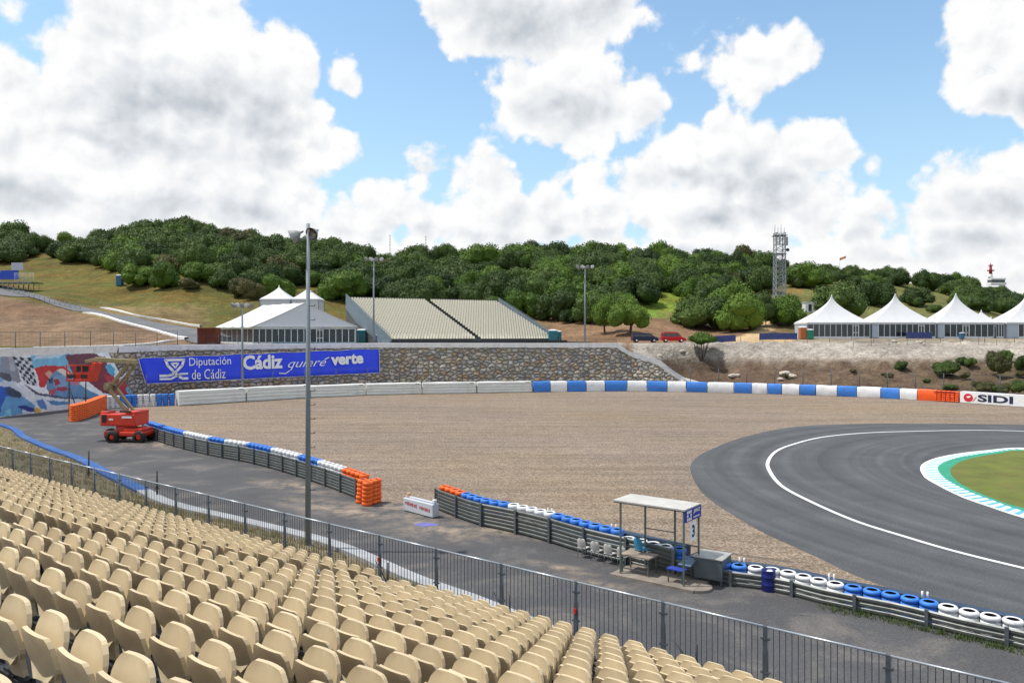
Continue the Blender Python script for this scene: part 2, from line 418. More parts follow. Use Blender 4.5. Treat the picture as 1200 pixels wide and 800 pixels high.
# ------------------------------------------------------------------ ground sheets
def sheet(name, pts, z, m, kind='structure', label=None):
    b = MB(); b.quad(*[(p[0], p[1], z) for p in pts]); o = b.build(name, m); tag(o, kind=kind, label=label); return o
def ground_mat():
    m = bpy.data.materials.new('hillside_ground'); nt = nodes(m); N = nt.nodes; L = nt.links
    out = N.new('ShaderNodeOutputMaterial'); b = N.new('ShaderNodeBsdfPrincipled'); b.inputs['Roughness'].default_value = .95; b.inputs['Specular IOR Level'].default_value = .1
    at_ = N.new('ShaderNodeAttribute'); at_.attribute_name = 'ground_colour'
    tc = N.new('ShaderNodeTexCoord')
    acc = None
    for sc, lo, hi, rg in ((.06,.62,1.4,.7),(.5,.58,1.42,.75),(3.0,.62,1.38,.75)):
        n = N.new('ShaderNodeTexNoise'); n.inputs['Scale'].default_value = sc; n.inputs['Detail'].default_value = 7; n.inputs['Roughness'].default_value = rg
        L.new(tc.outputs['Object'], n.inputs['Vector'])
        r = N.new('ShaderNodeMapRange'); r.inputs[1].default_value = .3; r.inputs[2].default_value = .7; r.inputs[3].default_value = lo; r.inputs[4].default_value = hi
        L.new(n.outputs['Fac'], r.inputs[0])
        if acc is None: acc = r.outputs[0]
        else:
            mu = N.new('ShaderNodeMath'); mu.operation = 'MULTIPLY'; L.new(acc, mu.inputs[0]); L.new(r.outputs[0], mu.inputs[1]); acc = mu.outputs[0]
    vs = N.new('ShaderNodeVectorMath'); vs.operation = 'SCALE'; L.new(at_.outputs['Color'], vs.inputs[0]); L.new(acc, vs.inputs['Scale'])
    # dry / green mottling
    n = N.new('ShaderNodeTexNoise'); n.inputs['Scale'].default_value = .09; n.inputs['Detail'].default_value = 8; n.inputs['Roughness'].default_value = .75
    mp = N.new('ShaderNodeMapping'); mp.inputs['Scale'].default_value = (.5,1.3,1.3); mp.inputs['Rotation'].default_value = (0,0,.4)
    L.new(tc.outputs['Object'], mp.inputs[0]); L.new(mp.outputs[0], n.inputs['Vector'])
    r = N.new('ShaderNodeMapRange'); r.inputs[1].default_value = .42; r.inputs[2].default_value = .60; r.inputs[4].default_value = .8
    L.new(n.outputs['Fac'], r.inputs[0])
    mx = N.new('ShaderNodeMix'); mx.data_type = 'RGBA'; mx.blend_type = 'MULTIPLY'
    spc = N.new('ShaderNodeSeparateColor'); L.new(at_.outputs['Color'], spc.inputs[0]); gt = N.new('ShaderNodeMath'); gt.operation = 'GREATER_THAN'; L.new(spc.outputs[1], gt.inputs[0]); L.new(spc.outputs[0], gt.inputs[1])
    fm = N.new('ShaderNodeMath'); fm.operation = 'MULTIPLY'; L.new(r.outputs[0], fm.inputs[0]); L.new(gt.outputs[0], fm.inputs[1])
    L.new(fm.outputs[0], mx.inputs['Factor']); L.new(vs.outputs[0], mx.inputs['A']); mx.inputs['B'].default_value = (1.5,.92,.95,1)
    L.new(mx.outputs['Result'], b.inputs['Base Color'])
    bn = N.new('ShaderNodeTexNoise'); bn.inputs['Scale'].default_value = 1.6; bn.inputs['Detail'].default_value = 8; L.new(tc.outputs['Object'], bn.inputs['Vector'])
    bp = N.new('ShaderNodeBump'); bp.inputs['Strength'].default_value = .8; bp.inputs['Distance'].default_value = .6; L.new(bn.outputs['Fac'], bp.inputs['Height']); L.new(bp.outputs[0], b.inputs['Normal'])
    L.new(b.outputs[0], out.inputs[0]); return m
gm_mat = ground_mat()
pxs = np.concatenate([np.arange(-860, -60, 20), np.arange(-60, 1290, 3), np.arange(1290, 2100, 20)]).astype(float)
ts = np.concatenate([np.linspace(0, 1, 70)**1.0*60, np.linspace(61.5, 330, 150)])
PX, TT = np.meshgrid(pxs, ts)
YY = ip(PX, YS)+1.0+TT
ZZ = H(PX, YY); XX = (PX-600)/F*YY
nr, nc = PX.shape
me = bpy.data.meshes.new('hillside')
vv = np.stack([XX, YY, ZZ], -1).reshape(-1, 3)
idx = np.arange(nr*nc).reshape(nr, nc)
q = np.stack([idx[:-1,:-1], idx[:-1,1:], idx[1:,1:], idx[1:,:-1]], -1).reshape(-1, 4)
me.from_pydata(vv.tolist(), [], q.tolist())
me.polygons.foreach_set('use_smooth', [True]*len(q))
PY = HY-(ZZ-HC)/YY*F
def sm(x, a, b): return np.clip((x-a)/(b-a), 0, 1)
nse = np.sin(PX*.13+YY*.31)*3+np.sin(PX*.37-YY*.9)*2
C = np.zeros((nr, nc, 3)); C[:] = (.095,.098,.028)
def mixc(w, col):
    global C; w = np.clip(w, 0, 1)[..., None]; C = C*(1-w)+np.array(col)*w
mixc(sm(PX, 700, 760)*sm(900-PX, 0, 60)*sm(YY, 150, 160), (.12,.20,.03))
mixc(sm(PX, 880, 940)*sm(YY, 170, 190), (.13,.13,.045))
# soil below the woods and behind the parked cars
mixc(sm(PX, 600, 650)*sm(940-PX, 0, 40)*sm(PY+nse, 366, 376), (.20,.125,.075))
# brown graded earth bank on the left
yr = ip(PX, [(-400,330),(0,346),(60,358),(110,371),(200,387),(240,397),(250,420)])
mixc(sm(PY, yr-1, yr+2)*sm(YY, 128, 131)*sm(262-PX, 0, 8), (.175,.118,.075))
mixc(sm(PY+nse*.4, 350, 356)*sm(372-PY-nse*.6, 0, 5)*sm(150-PX+nse*3, 0, 20)*sm(PY, yr, yr+3), (.16,.10,.062))
mixc(sm(255-PX, 0, 30)*sm(PY+nse*.5, 355, 362)*sm(yr-PY, 0, 1)*.55, (.26,.17,.09))
# left bank strip between wall and road
mixc((YY < ip(PX, YS)+22)*1.0*sm(735-PX, 0, 10), (.30,.29,.27))
# embankment on the right: dark soil below, pale cut above
emb = sm(PX, 755, 775)*(YY < 142)
mixc(emb, (.105,.072,.050))
mixc(emb*sm(PX, 880, 1000)*sm(PX*.03+nse, 30, 40)*.35, (.10,.10,.04))
mixc(emb*sm(429-PY+nse*1.1, 0, 5), (.150,.120,.090))
mixc(emb*sm(407-PY, 0, 3), (.21,.175,.128))
mixc(sm(PX, 735, 745)*(YY < 142)*sm(423-PY, 0, 5), (.30,.27,.235))
mixc(sm(PX, 840, 870)*sm(YY, 140, 142)*sm(163-YY, 0, 4), (.29,.24,.175))
# sandy track climbing behind the tents
tl = ip(PY, [(376,897),(384,888),(392,872),(398,850)]); tr = ip(PY, [(376,912),(384,908),(392,903),(398,930)])
mixc(sm(PX, tl-3, tl+3)*sm(tr+3-PX, 0, 6)*sm(PY, 374, 378)*(YY > 142), (.50,.36,.20))
ca = me.color_attributes.new('ground_colour', 'FLOAT_COLOR', 'POINT')
ca.data.foreach_set('color', np.concatenate([C, np.ones((nr, nc, 1))], -1).astype(np.float32).ravel())
me.materials.append(gm_mat); me.update()
hs = bpy.data.objects.new('hillside', me); COL.objects.link(hs); tag(hs, kind='structure')
# ground sheet to the horizon
base_m = mat('dry_earth', (.20,.15,.10), .95, 0, .3, .02)
sheet('ground', [(-4000,-600),(4000,-600),(4000,5000),(-4000,5000)], -.35, base_m)

# gravel trap
def gravel_mat():
    m = bpy.data.materials.new('gravel_bed'); nt = nodes(m); N = nt.nodes; L = nt.links
    out = N.new('ShaderNodeOutputMaterial'); b = N.new('ShaderNodeBsdfPrincipled'); b.inputs['Roughness'].default_value = .95; b.inputs['Specular IOR Level'].default_value = .15
    tc = N.new('ShaderNodeTexCoord')
    v = N.new('ShaderNodeTexVoronoi'); v.inputs['Scale'].default_value = 15; L.new(tc.outputs['Object'], v.inputs['Vector'])
    sp_ = N.new('ShaderNodeSeparateColor'); L.new(v.outputs['Color'], sp_.inputs[0])
    r0 = N.new('ShaderNodeValToRGB'); L.new(sp_.outputs[0], r0.inputs[0])
    els = r0.color_ramp.elements; els[0].color = (.125,.096,.076,1); els[0].position = 0; els[1].color = (.35,.285,.225,1); els[1].position = 1
    k = els.new(.45); k.color = (.210,.168,.133,1)
    def nz(sc, lo, hi, st=None, a=.3, c=.7):
        n = N.new('ShaderNodeTexNoise'); n.inputs['Scale'].default_value = sc; n.inputs['Detail'].default_value = 6; n.inputs['Roughness'].default_value = .65
        s_ = tc.outputs['Object']
        if st:
            mp = N.new('ShaderNodeMapping'); mp.inputs['Scale'].default_value = st; mp.inputs['Rotation'].default_value = (0,0,R(40)); L.new(s_, mp.inputs[0]); s_ = mp.outputs[0]
        L.new(s_, n.inputs['Vector']); r = N.new('ShaderNodeMapRange'); r.inputs[1].default_value = a; r.inputs[2].default_value = c
        r.inputs[3].default_value = lo; r.inputs[4].default_value = hi; L.new(n.outputs['Fac'], r.inputs[0]); return r.outputs[0]
    f = None
    for o_ in (nz(.05,.90,1.10), nz(.6,.90,1.10), nz(.5,.85,1.08,(.08,1.8,1),.40,.56), nz(5,.84,1.16)):
        if f is None: f = o_
        else:
            mu = N.new('ShaderNodeMath'); mu.operation = 'MULTIPLY'; L.new(f, mu.inputs[0]); L.new(o_, mu.inputs[1]); f = mu.outputs[0]
    vs = N.new('ShaderNodeVectorMath'); vs.operation = 'SCALE'; L.new(r0.outputs[0], vs.inputs[0]); L.new(f, vs.inputs['Scale'])
    # sandier patches
    mx = N.new('ShaderNodeMix'); mx.data_type = 'RGBA'; L.new(nz(.035,0,.75,None,.45,.62), mx.inputs['Factor']); L.new(vs.outputs[0], mx.inputs['A'])
    v2 = N.new('ShaderNodeVectorMath'); v2.operation = 'MULTIPLY'; L.new(vs.outputs[0], v2.inputs[0]); v2.inputs[1].default_value = (1.12,1.05,.90); L.new(v2.outputs[0], mx.inputs['B'])
    L.new(mx.outputs['Result'], b.inputs['Base Color'])
    bp = N.new('ShaderNodeBump'); bp.inputs['Strength'].default_value = .9; bp.inputs['Distance'].default_value = .05; L.new(v.outputs['Distance'], bp.inputs['Height'])
    b2 = N.new('ShaderNodeBump'); b2.inputs['Strength'].default_value = .6; b2.inputs['Distance'].default_value = .12
    L.new(nz(.5,0,1,(.10,2.2,1),.35,.6), b2.inputs['Height']); L.new(bp.outputs[0], b2.inputs['Normal']); L.new(b2.outputs[0], b.inputs['Normal'])
    L.new(b.outputs[0], out.inputs[0]); return m
gravel_m = gravel_mat()
sheet('gravel_ground', [(-80,-20),(150,-20),(150,60),(130,80),(80,100),(40,116),(20,124),(-10,123),(-30,118),(-50,105),(-60,92),(-78,76),(-90,60)], 0.0, gravel_m)

def asphalt_mat(name, col, dirtcol, dirt, lines=.0, ds=.35):
    m = mat(name, col, .88, 0, .16, .35, bump=.25, bscale=40, dirt=dirt, dirtcol=dirtcol, dscale=ds)
    nt = m.node_tree; N = nt.nodes; L = nt.links
    b = [n for n in N if n.type == 'BSDF_PRINCIPLED'][0]; src = b.inputs['Base Color'].links[0].from_socket
    tc = [n for n in N if n.type == 'TEX_COORD'][0]
    v = N.new('ShaderNodeTexNoise'); v.inputs['Scale'].default_value = 14; v.inputs['Detail'].default_value = 3; L.new(tc.outputs['Object'], v.inputs['Vector'])
    r = N.new('ShaderNodeMapRange'); r.inputs[1].default_value = .3; r.inputs[2].default_value = .7; r.inputs[3].default_value = .72; r.inputs[4].default_value = 1.28; L.new(v.outputs['Fac'], r.inputs[0])
    vs = N.new('ShaderNodeVectorMath'); vs.operation = 'SCALE'; L.new(src, vs.inputs[0]); L.new(r.outputs[0], vs.inputs['Scale'])
    L.new(vs.outputs[0], b.inputs['Base Color']); return m
track_m = asphalt_mat('racing_asphalt', (.070,.074,.079), (.095,.096,.095), .6)
# rubbered racing line: darker rings round the corner centre, worn into the surface
def ring_dark(m, cx, cy):
    nt = m.node_tree; N = nt.nodes; L = nt.links
    b = [n for n in N if n.type == 'BSDF_PRINCIPLED'][0]; src = b.inputs['Base Color'].links[0].from_socket
    tc = [n for n in N if n.type == 'TEX_COORD'][0]
    mp = N.new('ShaderNodeMapping'); mp.inputs['Location'].default_value = (-cx, -cy, 0); L.new(tc.outputs['Object'], mp.inputs[0])
    ln = N.new('ShaderNodeVectorMath'); ln.operation = 'LENGTH'; L.new(mp.outputs[0], ln.inputs[0])
    nz = N.new('ShaderNodeTexNoise'); nz.noise_dimensions = '1D'; nz.inputs['Scale'].default_value = .9; nz.inputs['Detail'].default_value = 5; L.new(ln.outputs['Value'], nz.inputs['W'])
    r = N.new('ShaderNodeMapRange'); r.inputs[1].default_value = .35; r.inputs[2].default_value = .65; r.inputs[3].default_value = .76; r.inputs[4].default_value = 1.12; L.new(nz.outputs['Fac'], r.inputs[0])
    vs = N.new('ShaderNodeVectorMath'); vs.operation = 'SCALE'; L.new(src, vs.inputs[0]); L.new(r.outputs[0], vs.inputs['Scale']); L.new(vs.outputs[0], b.inputs['Base Color'])
ring_dark(track_m, 44, 44)
road_m = asphalt_mat('service_road_asphalt', (.066,.066,.070), (.15,.135,.12), .8)
def dusty(m, spots):
    nt = m.node_tree; N = nt.nodes; L = nt.links
    b = [n for n in N if n.type == 'BSDF_PRINCIPLED'][0]; src = b.inputs['Base Color'].links[0].from_socket
    tc = [n for n in N if n.type == 'TEX_COORD'][0]; acc = None
    for c, rx, ry in spots:
        mp = N.new('ShaderNodeMapping'); mp.vector_type = 'TEXTURE'; mp.inputs['Location'].default_value = tuple(c); mp.inputs['Scale'].default_value = (rx, ry, 1); mp.inputs['Rotation'].default_value = (0, 0, R(-35)); L.new(tc.outputs['Object'], mp.inputs[0])
        ln = N.new('ShaderNodeVectorMath'); ln.operation = 'LENGTH'; L.new(mp.outputs[0], ln.inputs[0])
        r = N.new('ShaderNodeMapRange'); r.inputs[1].default_value = .2; r.inputs[2].default_value = 1.2; r.inputs[3].default_value = 1; r.inputs[4].default_value = 0; L.new(ln.outputs['Value'], r.inputs[0])
        if acc is None: acc = r.outputs[0]
        else:
            mu = N.new('ShaderNodeMath'); mu.operation = 'MAXIMUM'; L.new(acc, mu.inputs[0]); L.new(r.outputs[0], mu.inputs[1]); acc = mu.outputs[0]
    n = N.new('ShaderNodeTexNoise'); n.inputs['Scale'].default_value = 1.1; n.inputs['Detail'].default_value = 8; n.inputs['Roughness'].default_value = .7; L.new(tc.outputs['Object'], n.inputs['Vector'])
    r = N.new('ShaderNodeMapRange'); r.inputs[1].default_value = .42; r.inputs[2].default_value = .62; L.new(n.outputs['Fac'], r.inputs[0])
    mu = N.new('ShaderNodeMath'); mu.operation = 'MULTIPLY'; L.new(acc, mu.inputs[0]); L.new(r.outputs[0], mu.inputs[1])
    mx = N.new('ShaderNodeMix'); mx.data_type = 'RGBA'; L.new(mu.outputs[0], mx.inputs['Factor']); L.new(src, mx.inputs['A']); mx.inputs['B'].default_value = (.27,.215,.16,1); L.new(mx.outputs['Result'], b.inputs['Base Color'])
dusty(road_m, [(gz(478,598), 3.2, 2.2), (gz(515,620), 3.4, 1.8), (gz(585,622), 3.0, 1.0), (gz(400,596), 5.0, 1.6), (gz(345,570), 4.0, 1.2), (gz(700,684), 1.6, .5), (gz(655,665), 1.6, .5), (gz(180,520), 5, 2)])
outer = catmull([gz(*p) for p in [(1100,496),(1006,496.5),(931,500),(875,511),(834,526),(815,537),(809,550),(819,572),(837,589),(867,608),(897,625),(950,649),(1010,677),(1085,702),(1160,722)]], 8)
outer = [V(120,66,0)]+[V(60,71.5,0)]+outer+[V(24,17.5,0),V(60,-6,0),V(140,-6,0),V(140,40,0)]
o = sheet('race_track_road', outer, .006, track_m)
def strip_obj(name, A, B, z, m, kind='structure', z2=None):
    b = MB(); b.grid([[(p.x, p.y, z) for p in A], [(p.x, p.y, z if z2 is None else z2) for p in B]]); o = b.build(name, m); tag(o, kind=kind); return o
linep = catmull([gz(*p) for p in [(1300,508),(1200,505),(1137,504),(1062,505.4),(1006,507.6),(961,512.5),(927.5,521),(909,529),(900,540.6),(902,552),(916,569),(950,587.5),(1002,610),(1062,629),(1119,645.6),(1200,665.5),(1300,688)]], 10)
paint_m = mat('white_road_paint', (.76,.77,.78), .6, 0, .12, 2, dirt=.3, dirtcol=(.45,.45,.45))
def ext(P_, d_=45):
    a_ = (P_[0]-P_[3]).normalized(); c_ = (P_[-1]-P_[-4]).normalized(); return [P_[0]+a_*d_]+P_+[P_[-1]+c_*d_]
linep = ext(linep)
strip_obj('white_edge_line_marking', offset(linep, .11), offset(linep, -.11), .012, paint_m)
kin = [gz(*p) for p in [(1290,531),(1200,524.5),(1156,527.5),(1119,532),(1092,538),(1079,546),(1082,557.5),(1096,567),(1126,582),(1160,594),(1200,607),(1300,634)]]
kib = [gz(*p) for p in [(1290,535),(1200,527.6),(1160,531),(1129,535.6),(1108,541.6),(1099,549),(1106,560),(1121,569.5),(1141,579),(1168,589),(1200,600),(1300,626)]]
kig = [gz(*p) for p in [(1290,538),(1200,528.8),(1171,532),(1139,537.5),(1121,544),(1113.5,553),(1121,564),(1135,573),(1151,580),(1174,589),(1200,596.5),(1300,621)]]
NK = 110
KA, KB, KG = [resample(catmull(k, 10), n=NK) for k in (kin, kib, kig)]
KA, KB, KG = [k[:-1]+[k[-1]+(k[-1]-k[-3]).normalized()*s_ for s_ in np.arange(0, 24, .62)] for k in (KA, KB, KG)]; NK = len(KA)
KA2 = [a.lerp(b_, .22) for a, b_ in zip(KA, KB)]
strip_obj('white_kerb_line_marking', KA, KA2, .014, paint_m)
kb = MB()
for i in range(NK-1):
    kb.cur = i % 2
    kb.quad(V(*KA2[i].xy, .018), V(*KA2[i+1].xy, .018), V(*KB[i+1].xy, .06), V(*KB[i].xy, .06))
kb.build('kerb', [paint_m, mat('light_blue_kerb_paint', (.10,.36,.62), .6, 0, .12, 2)]); tag(bpy.data.objects['kerb'], kind='structure')
strip_obj('green_runoff_strip', KB, KG, .062, mat('green_kerb_paint', (.02,.26,.15), .7, 0, .15, 1.2, dirt=.3, dirtcol=(.03,.18,.11)), z2=.062)
grass_in = mat('infield_grass', (.105,.125,.020), .95, 0, .3, .5, bump=.5, bscale=15, dirt=.7, dirtcol=(.15,.12,.035), dscale=.35)
EK = (KG[-1]-KG[-4]).normalized(); EK0 = (KG[0]-KG[3]).normalized()
sheet('infield_lawn_ground', [KG[0]+EK0*45]+KG+[KG[-1]+EK*45], .063, grass_in)
# service road
edge = [(-120,478),(0,497),(34,513),(65,526),(97,537),(133,555),(168,571),(207,590),(300,612),(400,638),(492,677),(561,701)]
EP = catmull([gz(*p) for p in edge], 8)
ld = (EP[-1]-EP[-6]).normalized()
GPx = lambda D, t: V(.624*D-.7815*t, .7815*D+.624*t, 0)
EPx = EP+[GPx(18.5,13), GPx(17.6,9), GPx(17.0,4), GPx(16.7,-4), GPx(16.7,-14)]
A1 = [(168,511),(200,522),(247,534),(290,542),(335,554),(382,570),(418,584)]
A2 = [(512,597),(556,614),(596,623),(638,634),(689,650),(745,664),(800,677),(860,687),(910,694),(972,710),(1047,725),(1127,745),(1200,761),(1290,783)]
AP1 = catmull([gz(*p) for p in A1], 8); AP2 = catmull([gz(*p) for p in A2], 8); d2_ = (AP2[-1]-AP2[-5]).normalized(); AP2 += [AP2[-1]+d2_*s_ for s_ in (4, 9, 14)]
far_edge = [gz(*p) for p in [(0,489.5),(40,485),(75,481),(110,477),(150,477)]]
AP1o = [p+n*.3 for p, n in zip(AP1, normals2d(AP1))]
AP2o = [p+n*.2 for p, n in zip(AP2, normals2d(AP2))]
rp = EPx+[V(30,6,0)]+AP2o[::-1]+[gz(490,588),gz(462,590),gz(440,586)]+AP1o[::-1]+[gz(160,500),gz(152,486)]+far_edge[::-1]
sheet('service_road', rp, .008, road_m)
# dusty earth spilled on the road between the two barriers
dust = mat('pale_dust', (.27,.22,.165), .95, 0, .3, 1.5)
def blob(px, py, rx, ry, seed, n=18, z=.013, m=dust, nm='dust_patch_ground'):
    r_ = random.Random(seed); c = gz(px, py); b = MB()
    b.quad(*[(c.x+rx*math.cos(a)*(.7+.5*r_.random()), c.y+ry*math.sin(a)*(.7+.5*r_.random()), z) for a in [2*math.pi*i/n for i in range(n)]])
    o = b.build(nm, m); tag(o, kind='structure')
for i, (a_, b_, c_, d_) in enumerate([] and [(462,600,1.6,.5),(492,612,1.3,.5),(500,620,.8,.4),(524,618,1.2,.4),(478,588,1.6,.7),(545,620,.8,.22),(570,620,.9,.25),(660,668,.35,.12),(700,681,.35,.12),(430,596,1.5,.5),(350,566,1.4,.35),(640,690,.5,.1)]):
    blob(a_, b_, c_, d_, i, z=.013+.004*i)
blob(500, 614.5, .55, .35, 99, 12, .0145, mat('faded_purple_paint', (.12,.12,.34), .8, 0, .2, 3), 'purple_paint_marking')
# concrete edge strip: blue painted far part, white near part
blue_edge_m = mat('blue_concrete_paint', (.018,.085,.28), .7, 0, .2, .8, dirt=.5, dirtcol=(.10,.16,.30), dscale=.5)
pale_edge_m = mat('white_concrete_edge', (.33,.345,.36), .8, 0, .15, 1.0, dirt=.5, dirtcol=(.38,.37,.35), dscale=.6)
EPr = resample(EPx, step=1.0)
ks = [i for i, p in enumerate(EPr) if pxof(p.x, p.y) < 176]
k0 = max(ks)+1
def edge_strip(name, Pn, w0, w1, m):
    b = MB(); n = len(Pn); O = normals2d(Pn); sgn = -1
    wA = [w0+(w1-w0)*i/(n-1) for i in range(n)]
    inn = [p+O[i]*(sgn*wA[i]) for i, p in enumerate(Pn)]
    b.grid([[(p.x, p.y, .0) for p in Pn], [(p.x, p.y, .12) for p in Pn], [(p.x, p.y, .15) for p in inn], [(p.x, p.y, -.05) for p in inn]])
    o = b.build(name, m); tag(o, kind='structure'); return inn
in1 = edge_strip('blue_kerb_edge', EPr[:k0+1], .40, .75, blue_edge_m)
in2 = edge_strip('white_kerb_edge', EPr[k0:], .70, .50, pale_edge_m)
# ------------------------------------------------------------------ near grandstand frame: n = towards the track, u = along the rows (away, to the left)
nv = V(.624, .7815, 0).normalized(); uv = V(-nv.y, nv.x, 0)
def GP(D, t, z=0.0): return nv*D+uv*t+V(0, 0, z)
ZF = 2.15; TREAD = .8; RISE = .293; D0R = 12.4
deck_m = mat('shade_dark_stand_deck', (.012,.012,.014), .7, .2, .35, 2, dirt=.4, dirtcol=(.022,.021,.02), dscale=2)  # deck coloured near black to stand for the shade between the seats
step_m = mat('grey_step_metal', (.16,.17,.19), .55, .5, .2, 3, dirt=.4, dirtcol=(.10,.10,.10))
stand = thing('grandstand', 'shade-coloured stepped steel terrace in the front carrying the near rows of beige seats', 'grandstand', tuple(GP(12, 10, 0)))
prof = [(13.95, -.3), (13.95, ZF), (D0R+.40, ZF)]
NROW = 16
for k in range(NROW):
    Dk = D0R-TREAD*k
    prof += [(Dk+.40, ZF+RISE*k), (Dk-.40, ZF+RISE*k)]
b = MB(); b.grid([[GP(d, t, z) for d, z in prof] for t in (-14, 60)]); b.build('deck', deck_m, stand)
b = MB(); b.box(GP(13.3, 23, ZF+.012), (74, 1.2, .016), rz=math.atan2(uv.y, uv.x)); b.build('walkway', step_m, stand)
AISLES = [(12.72, 13.86), (26.6, 27.7)]
for (a0, a1) in AISLES:
    b = MB()
    for k in range(NROW):
        Dk = D0R-TREAD*k
        if k: b.box(GP(Dk+.55, (a0+a1)/2, ZF+RISE*(k-.5)-.02), (a1-a0-.06, .34, .05), rz=math.atan2(uv.y, uv.x))
        b.box(GP(Dk, (a0+a1)/2, ZF+RISE*k+.014), (a1-a0-.06, .6, .02), rz=math.atan2(uv.y, uv.x))
    b.build('aisle_steps', step_m, stand)
for k in range(NROW):
    Dk = D0R-TREAD*k
    b = MB(); b.beam(GP(Dk-.03, -13, ZF+RISE*k+.34), GP(Dk-.03, 58, ZF+RISE*k+.34), .05, .05); b.build('seat_rail', dark_m, stand)

def shell(b, lv, curv, th, nx=6):
    fr = []; bk = []
    for (z, hw, y) in lv:
        f_ = []; g_ = []
        for i in range(nx+1):
            s_ = -1+2*i/nx; yy = y+curv*s_*s_
            f_.append((s_*hw, yy+th/2, z)); g_.append((s_*hw*.98, yy-th/2, z))
        fr.append(f_); bk.append(g_)
    b.smooth = True
    b.grid([r[::-1] for r in fr]); b.grid(bk)
    b.smooth = False
    ring_f = fr[0]+[r[-1] for r in fr[1:-1]]+fr[-1][::-1]+[r[0] for r in fr[1:-1]][::-1]
    ring_b = bk[0]+[r[-1] for r in bk[1:-1]]+bk[-1][::-1]+[r[0] for r in bk[1:-1]][::-1]
    b.grid([ring_f, ring_b], closed=True)
BACK = [(.12,.060,.085),(.15,.082,.052),(.20,.088,.032),(.32,.103,.0),(.44,.126,-.032),(.52,.158,-.054),(.57,.203,-.067),(.60,.213,-.075),(.68,.213,-.097),(.73,.207,-.110),(.765,.182,-.120),(.780,.162,-.124)]
PAN = [(.48,.09,-.055),(.51,.12,-.049),(.56,.17,-.039),(.60,.197,-.031),(.68,.208,-.014),(.745,.205,-.001),(.80,.182,.010),(.842,.145,.019),(.856,.122,.022)]
b = MB(); shell(b, BACK, .014, .030); m_back = b.mesh('backrest', beige)
b = MB(); shell(b, PAN, -.016, .030); m_pan = b.mesh('seat_pan', beige)
b = MB(); b.box((0,-.01,.27), (.05,.08,.22)); b.box((0,.0,.36), (.34,.06,.05)); b.tube((-.17,.0,.38),(.17,.0,.38),.012,6); m_br = b.mesh('seat_bracket', dark_m)
# seat positions, ranked by nearness
seats = []
PITCH = .503
for k in range(NROW-1):
    Dk = D0R-TREAD*k
    t = -13.0
    while t < 56:
        if not any(a0-.22 < t < a1+.22 for a0, a1 in AISLES):
            p = GP(Dk, t, ZF+RISE*k)
            if p.y > 1.2:
                px = pxof(p.x, p.y); dz = HC-(p.z+.87); py = HY+dz/p.y*F
                if -50 < px < 1245 and py < 835: seats.append((p.length_squared if 0 else (p.x**2+p.y**2+(HC-p.z)**2), k, t, p, px, py))
        t += PITCH
seats.sort(key=lambda s_: s_[0])
vis = [s_ for s_ in seats if -25 < s_[4] < 1230 and s_[5] < 798]
near = vis[:300]; near_ids = {(s_[1], round(s_[2], 2)) for s_ in near}
rest = [s_ for s_ in seats if (s_[1], round(s_[2], 2)) not in near_ids]
seat0 = thing('stadium_seat', 'x', 'seat', (0,0,0), 0, 'folded beige seats of the near grandstand')
for nm, me_ in (('backrest', m_back), ('seat_pan', m_pan), ('seat_bracket', m_br)):
    o = bpy.data.objects.new(nm, me_); COL.objects.link(o); o.parent = seat0
rows = {}
for s_ in near: rows.setdefault(s_[1], []).append(s_)
first = True; rzs = math.atan2(uv.y, uv.x)+math.pi   # local +y faces the track
rz_seat = math.atan2(-nv.x, nv.y)
rs = random.Random(3)
def tilt(): return (R(rs.uniform(-1.6,1.6)), R(rs.uniform(-1,1)), rz_seat+R(rs.uniform(-1.6,1.6)))
nrows = sorted(rows)
for k in nrows:
    L_ = sorted(rows[k], key=lambda s_: s_[2])
    for i, s_ in enumerate(L_):
        lab = 'folded beige seat, %s from the lower frame edge in the %s row behind the fence' % (ordn(i+1), ordn(k+1))
        if first: o = seat0; first = False; o['label'] = lab
        else: o = dup(seat0, label=lab)
        o.location = s_[3]; o.rotation_euler = tilt()
# the many smaller seats farther off, one mass
def join_copies(name, meshes, places, mats):
    """places: list of 4x4 matrices"""
    V_, F_, MI, S_ = [], [], [], []; base = 0
    for (me_, mi) in meshes:
        n = len(me_.vertices); co_ = np.empty(n*3); me_.vertices.foreach_get('co', co_); co_ = co_.reshape(-1, 3)
        fl = [list(p.vertices) for p in me_.polygons]; sm_ = [p.use_smooth for p in me_.polygons]
        for M_ in places:
            A = np.array(M_)[:3,:3]; T_ = np.array(M_)[:3,3]
            V_.append(co_ @ A.T+T_)
            F_ += [[i+base for i in f] for f in fl]; MI += [mi]*len(fl); S_ += sm_; base += n
    me_ = bpy.data.meshes.new(name); me_.from_pydata(np.concatenate(V_).tolist(), [], F_)
    for m in mats: me_.materials.append(m)
    me_.polygons.foreach_set('material_index', MI); me_.polygons.foreach_set('use_smooth', S_); me_.update()
    o = bpy.data.objects.new(name, me_); COL.objects.link(o); return o
pl = [Matrix.Translation(s_[3]) @ Euler(tilt()).to_matrix().to_4x4() for s_ in rest]
o = join_copies('distant_seats', [(m_back, 0), (m_pan, 0), (m_br, 1)], pl, [beige, dark_m])
tag(o, 'mass of small folded beige seats in the lower rows behind the railings', 'seats', kind='stuff')

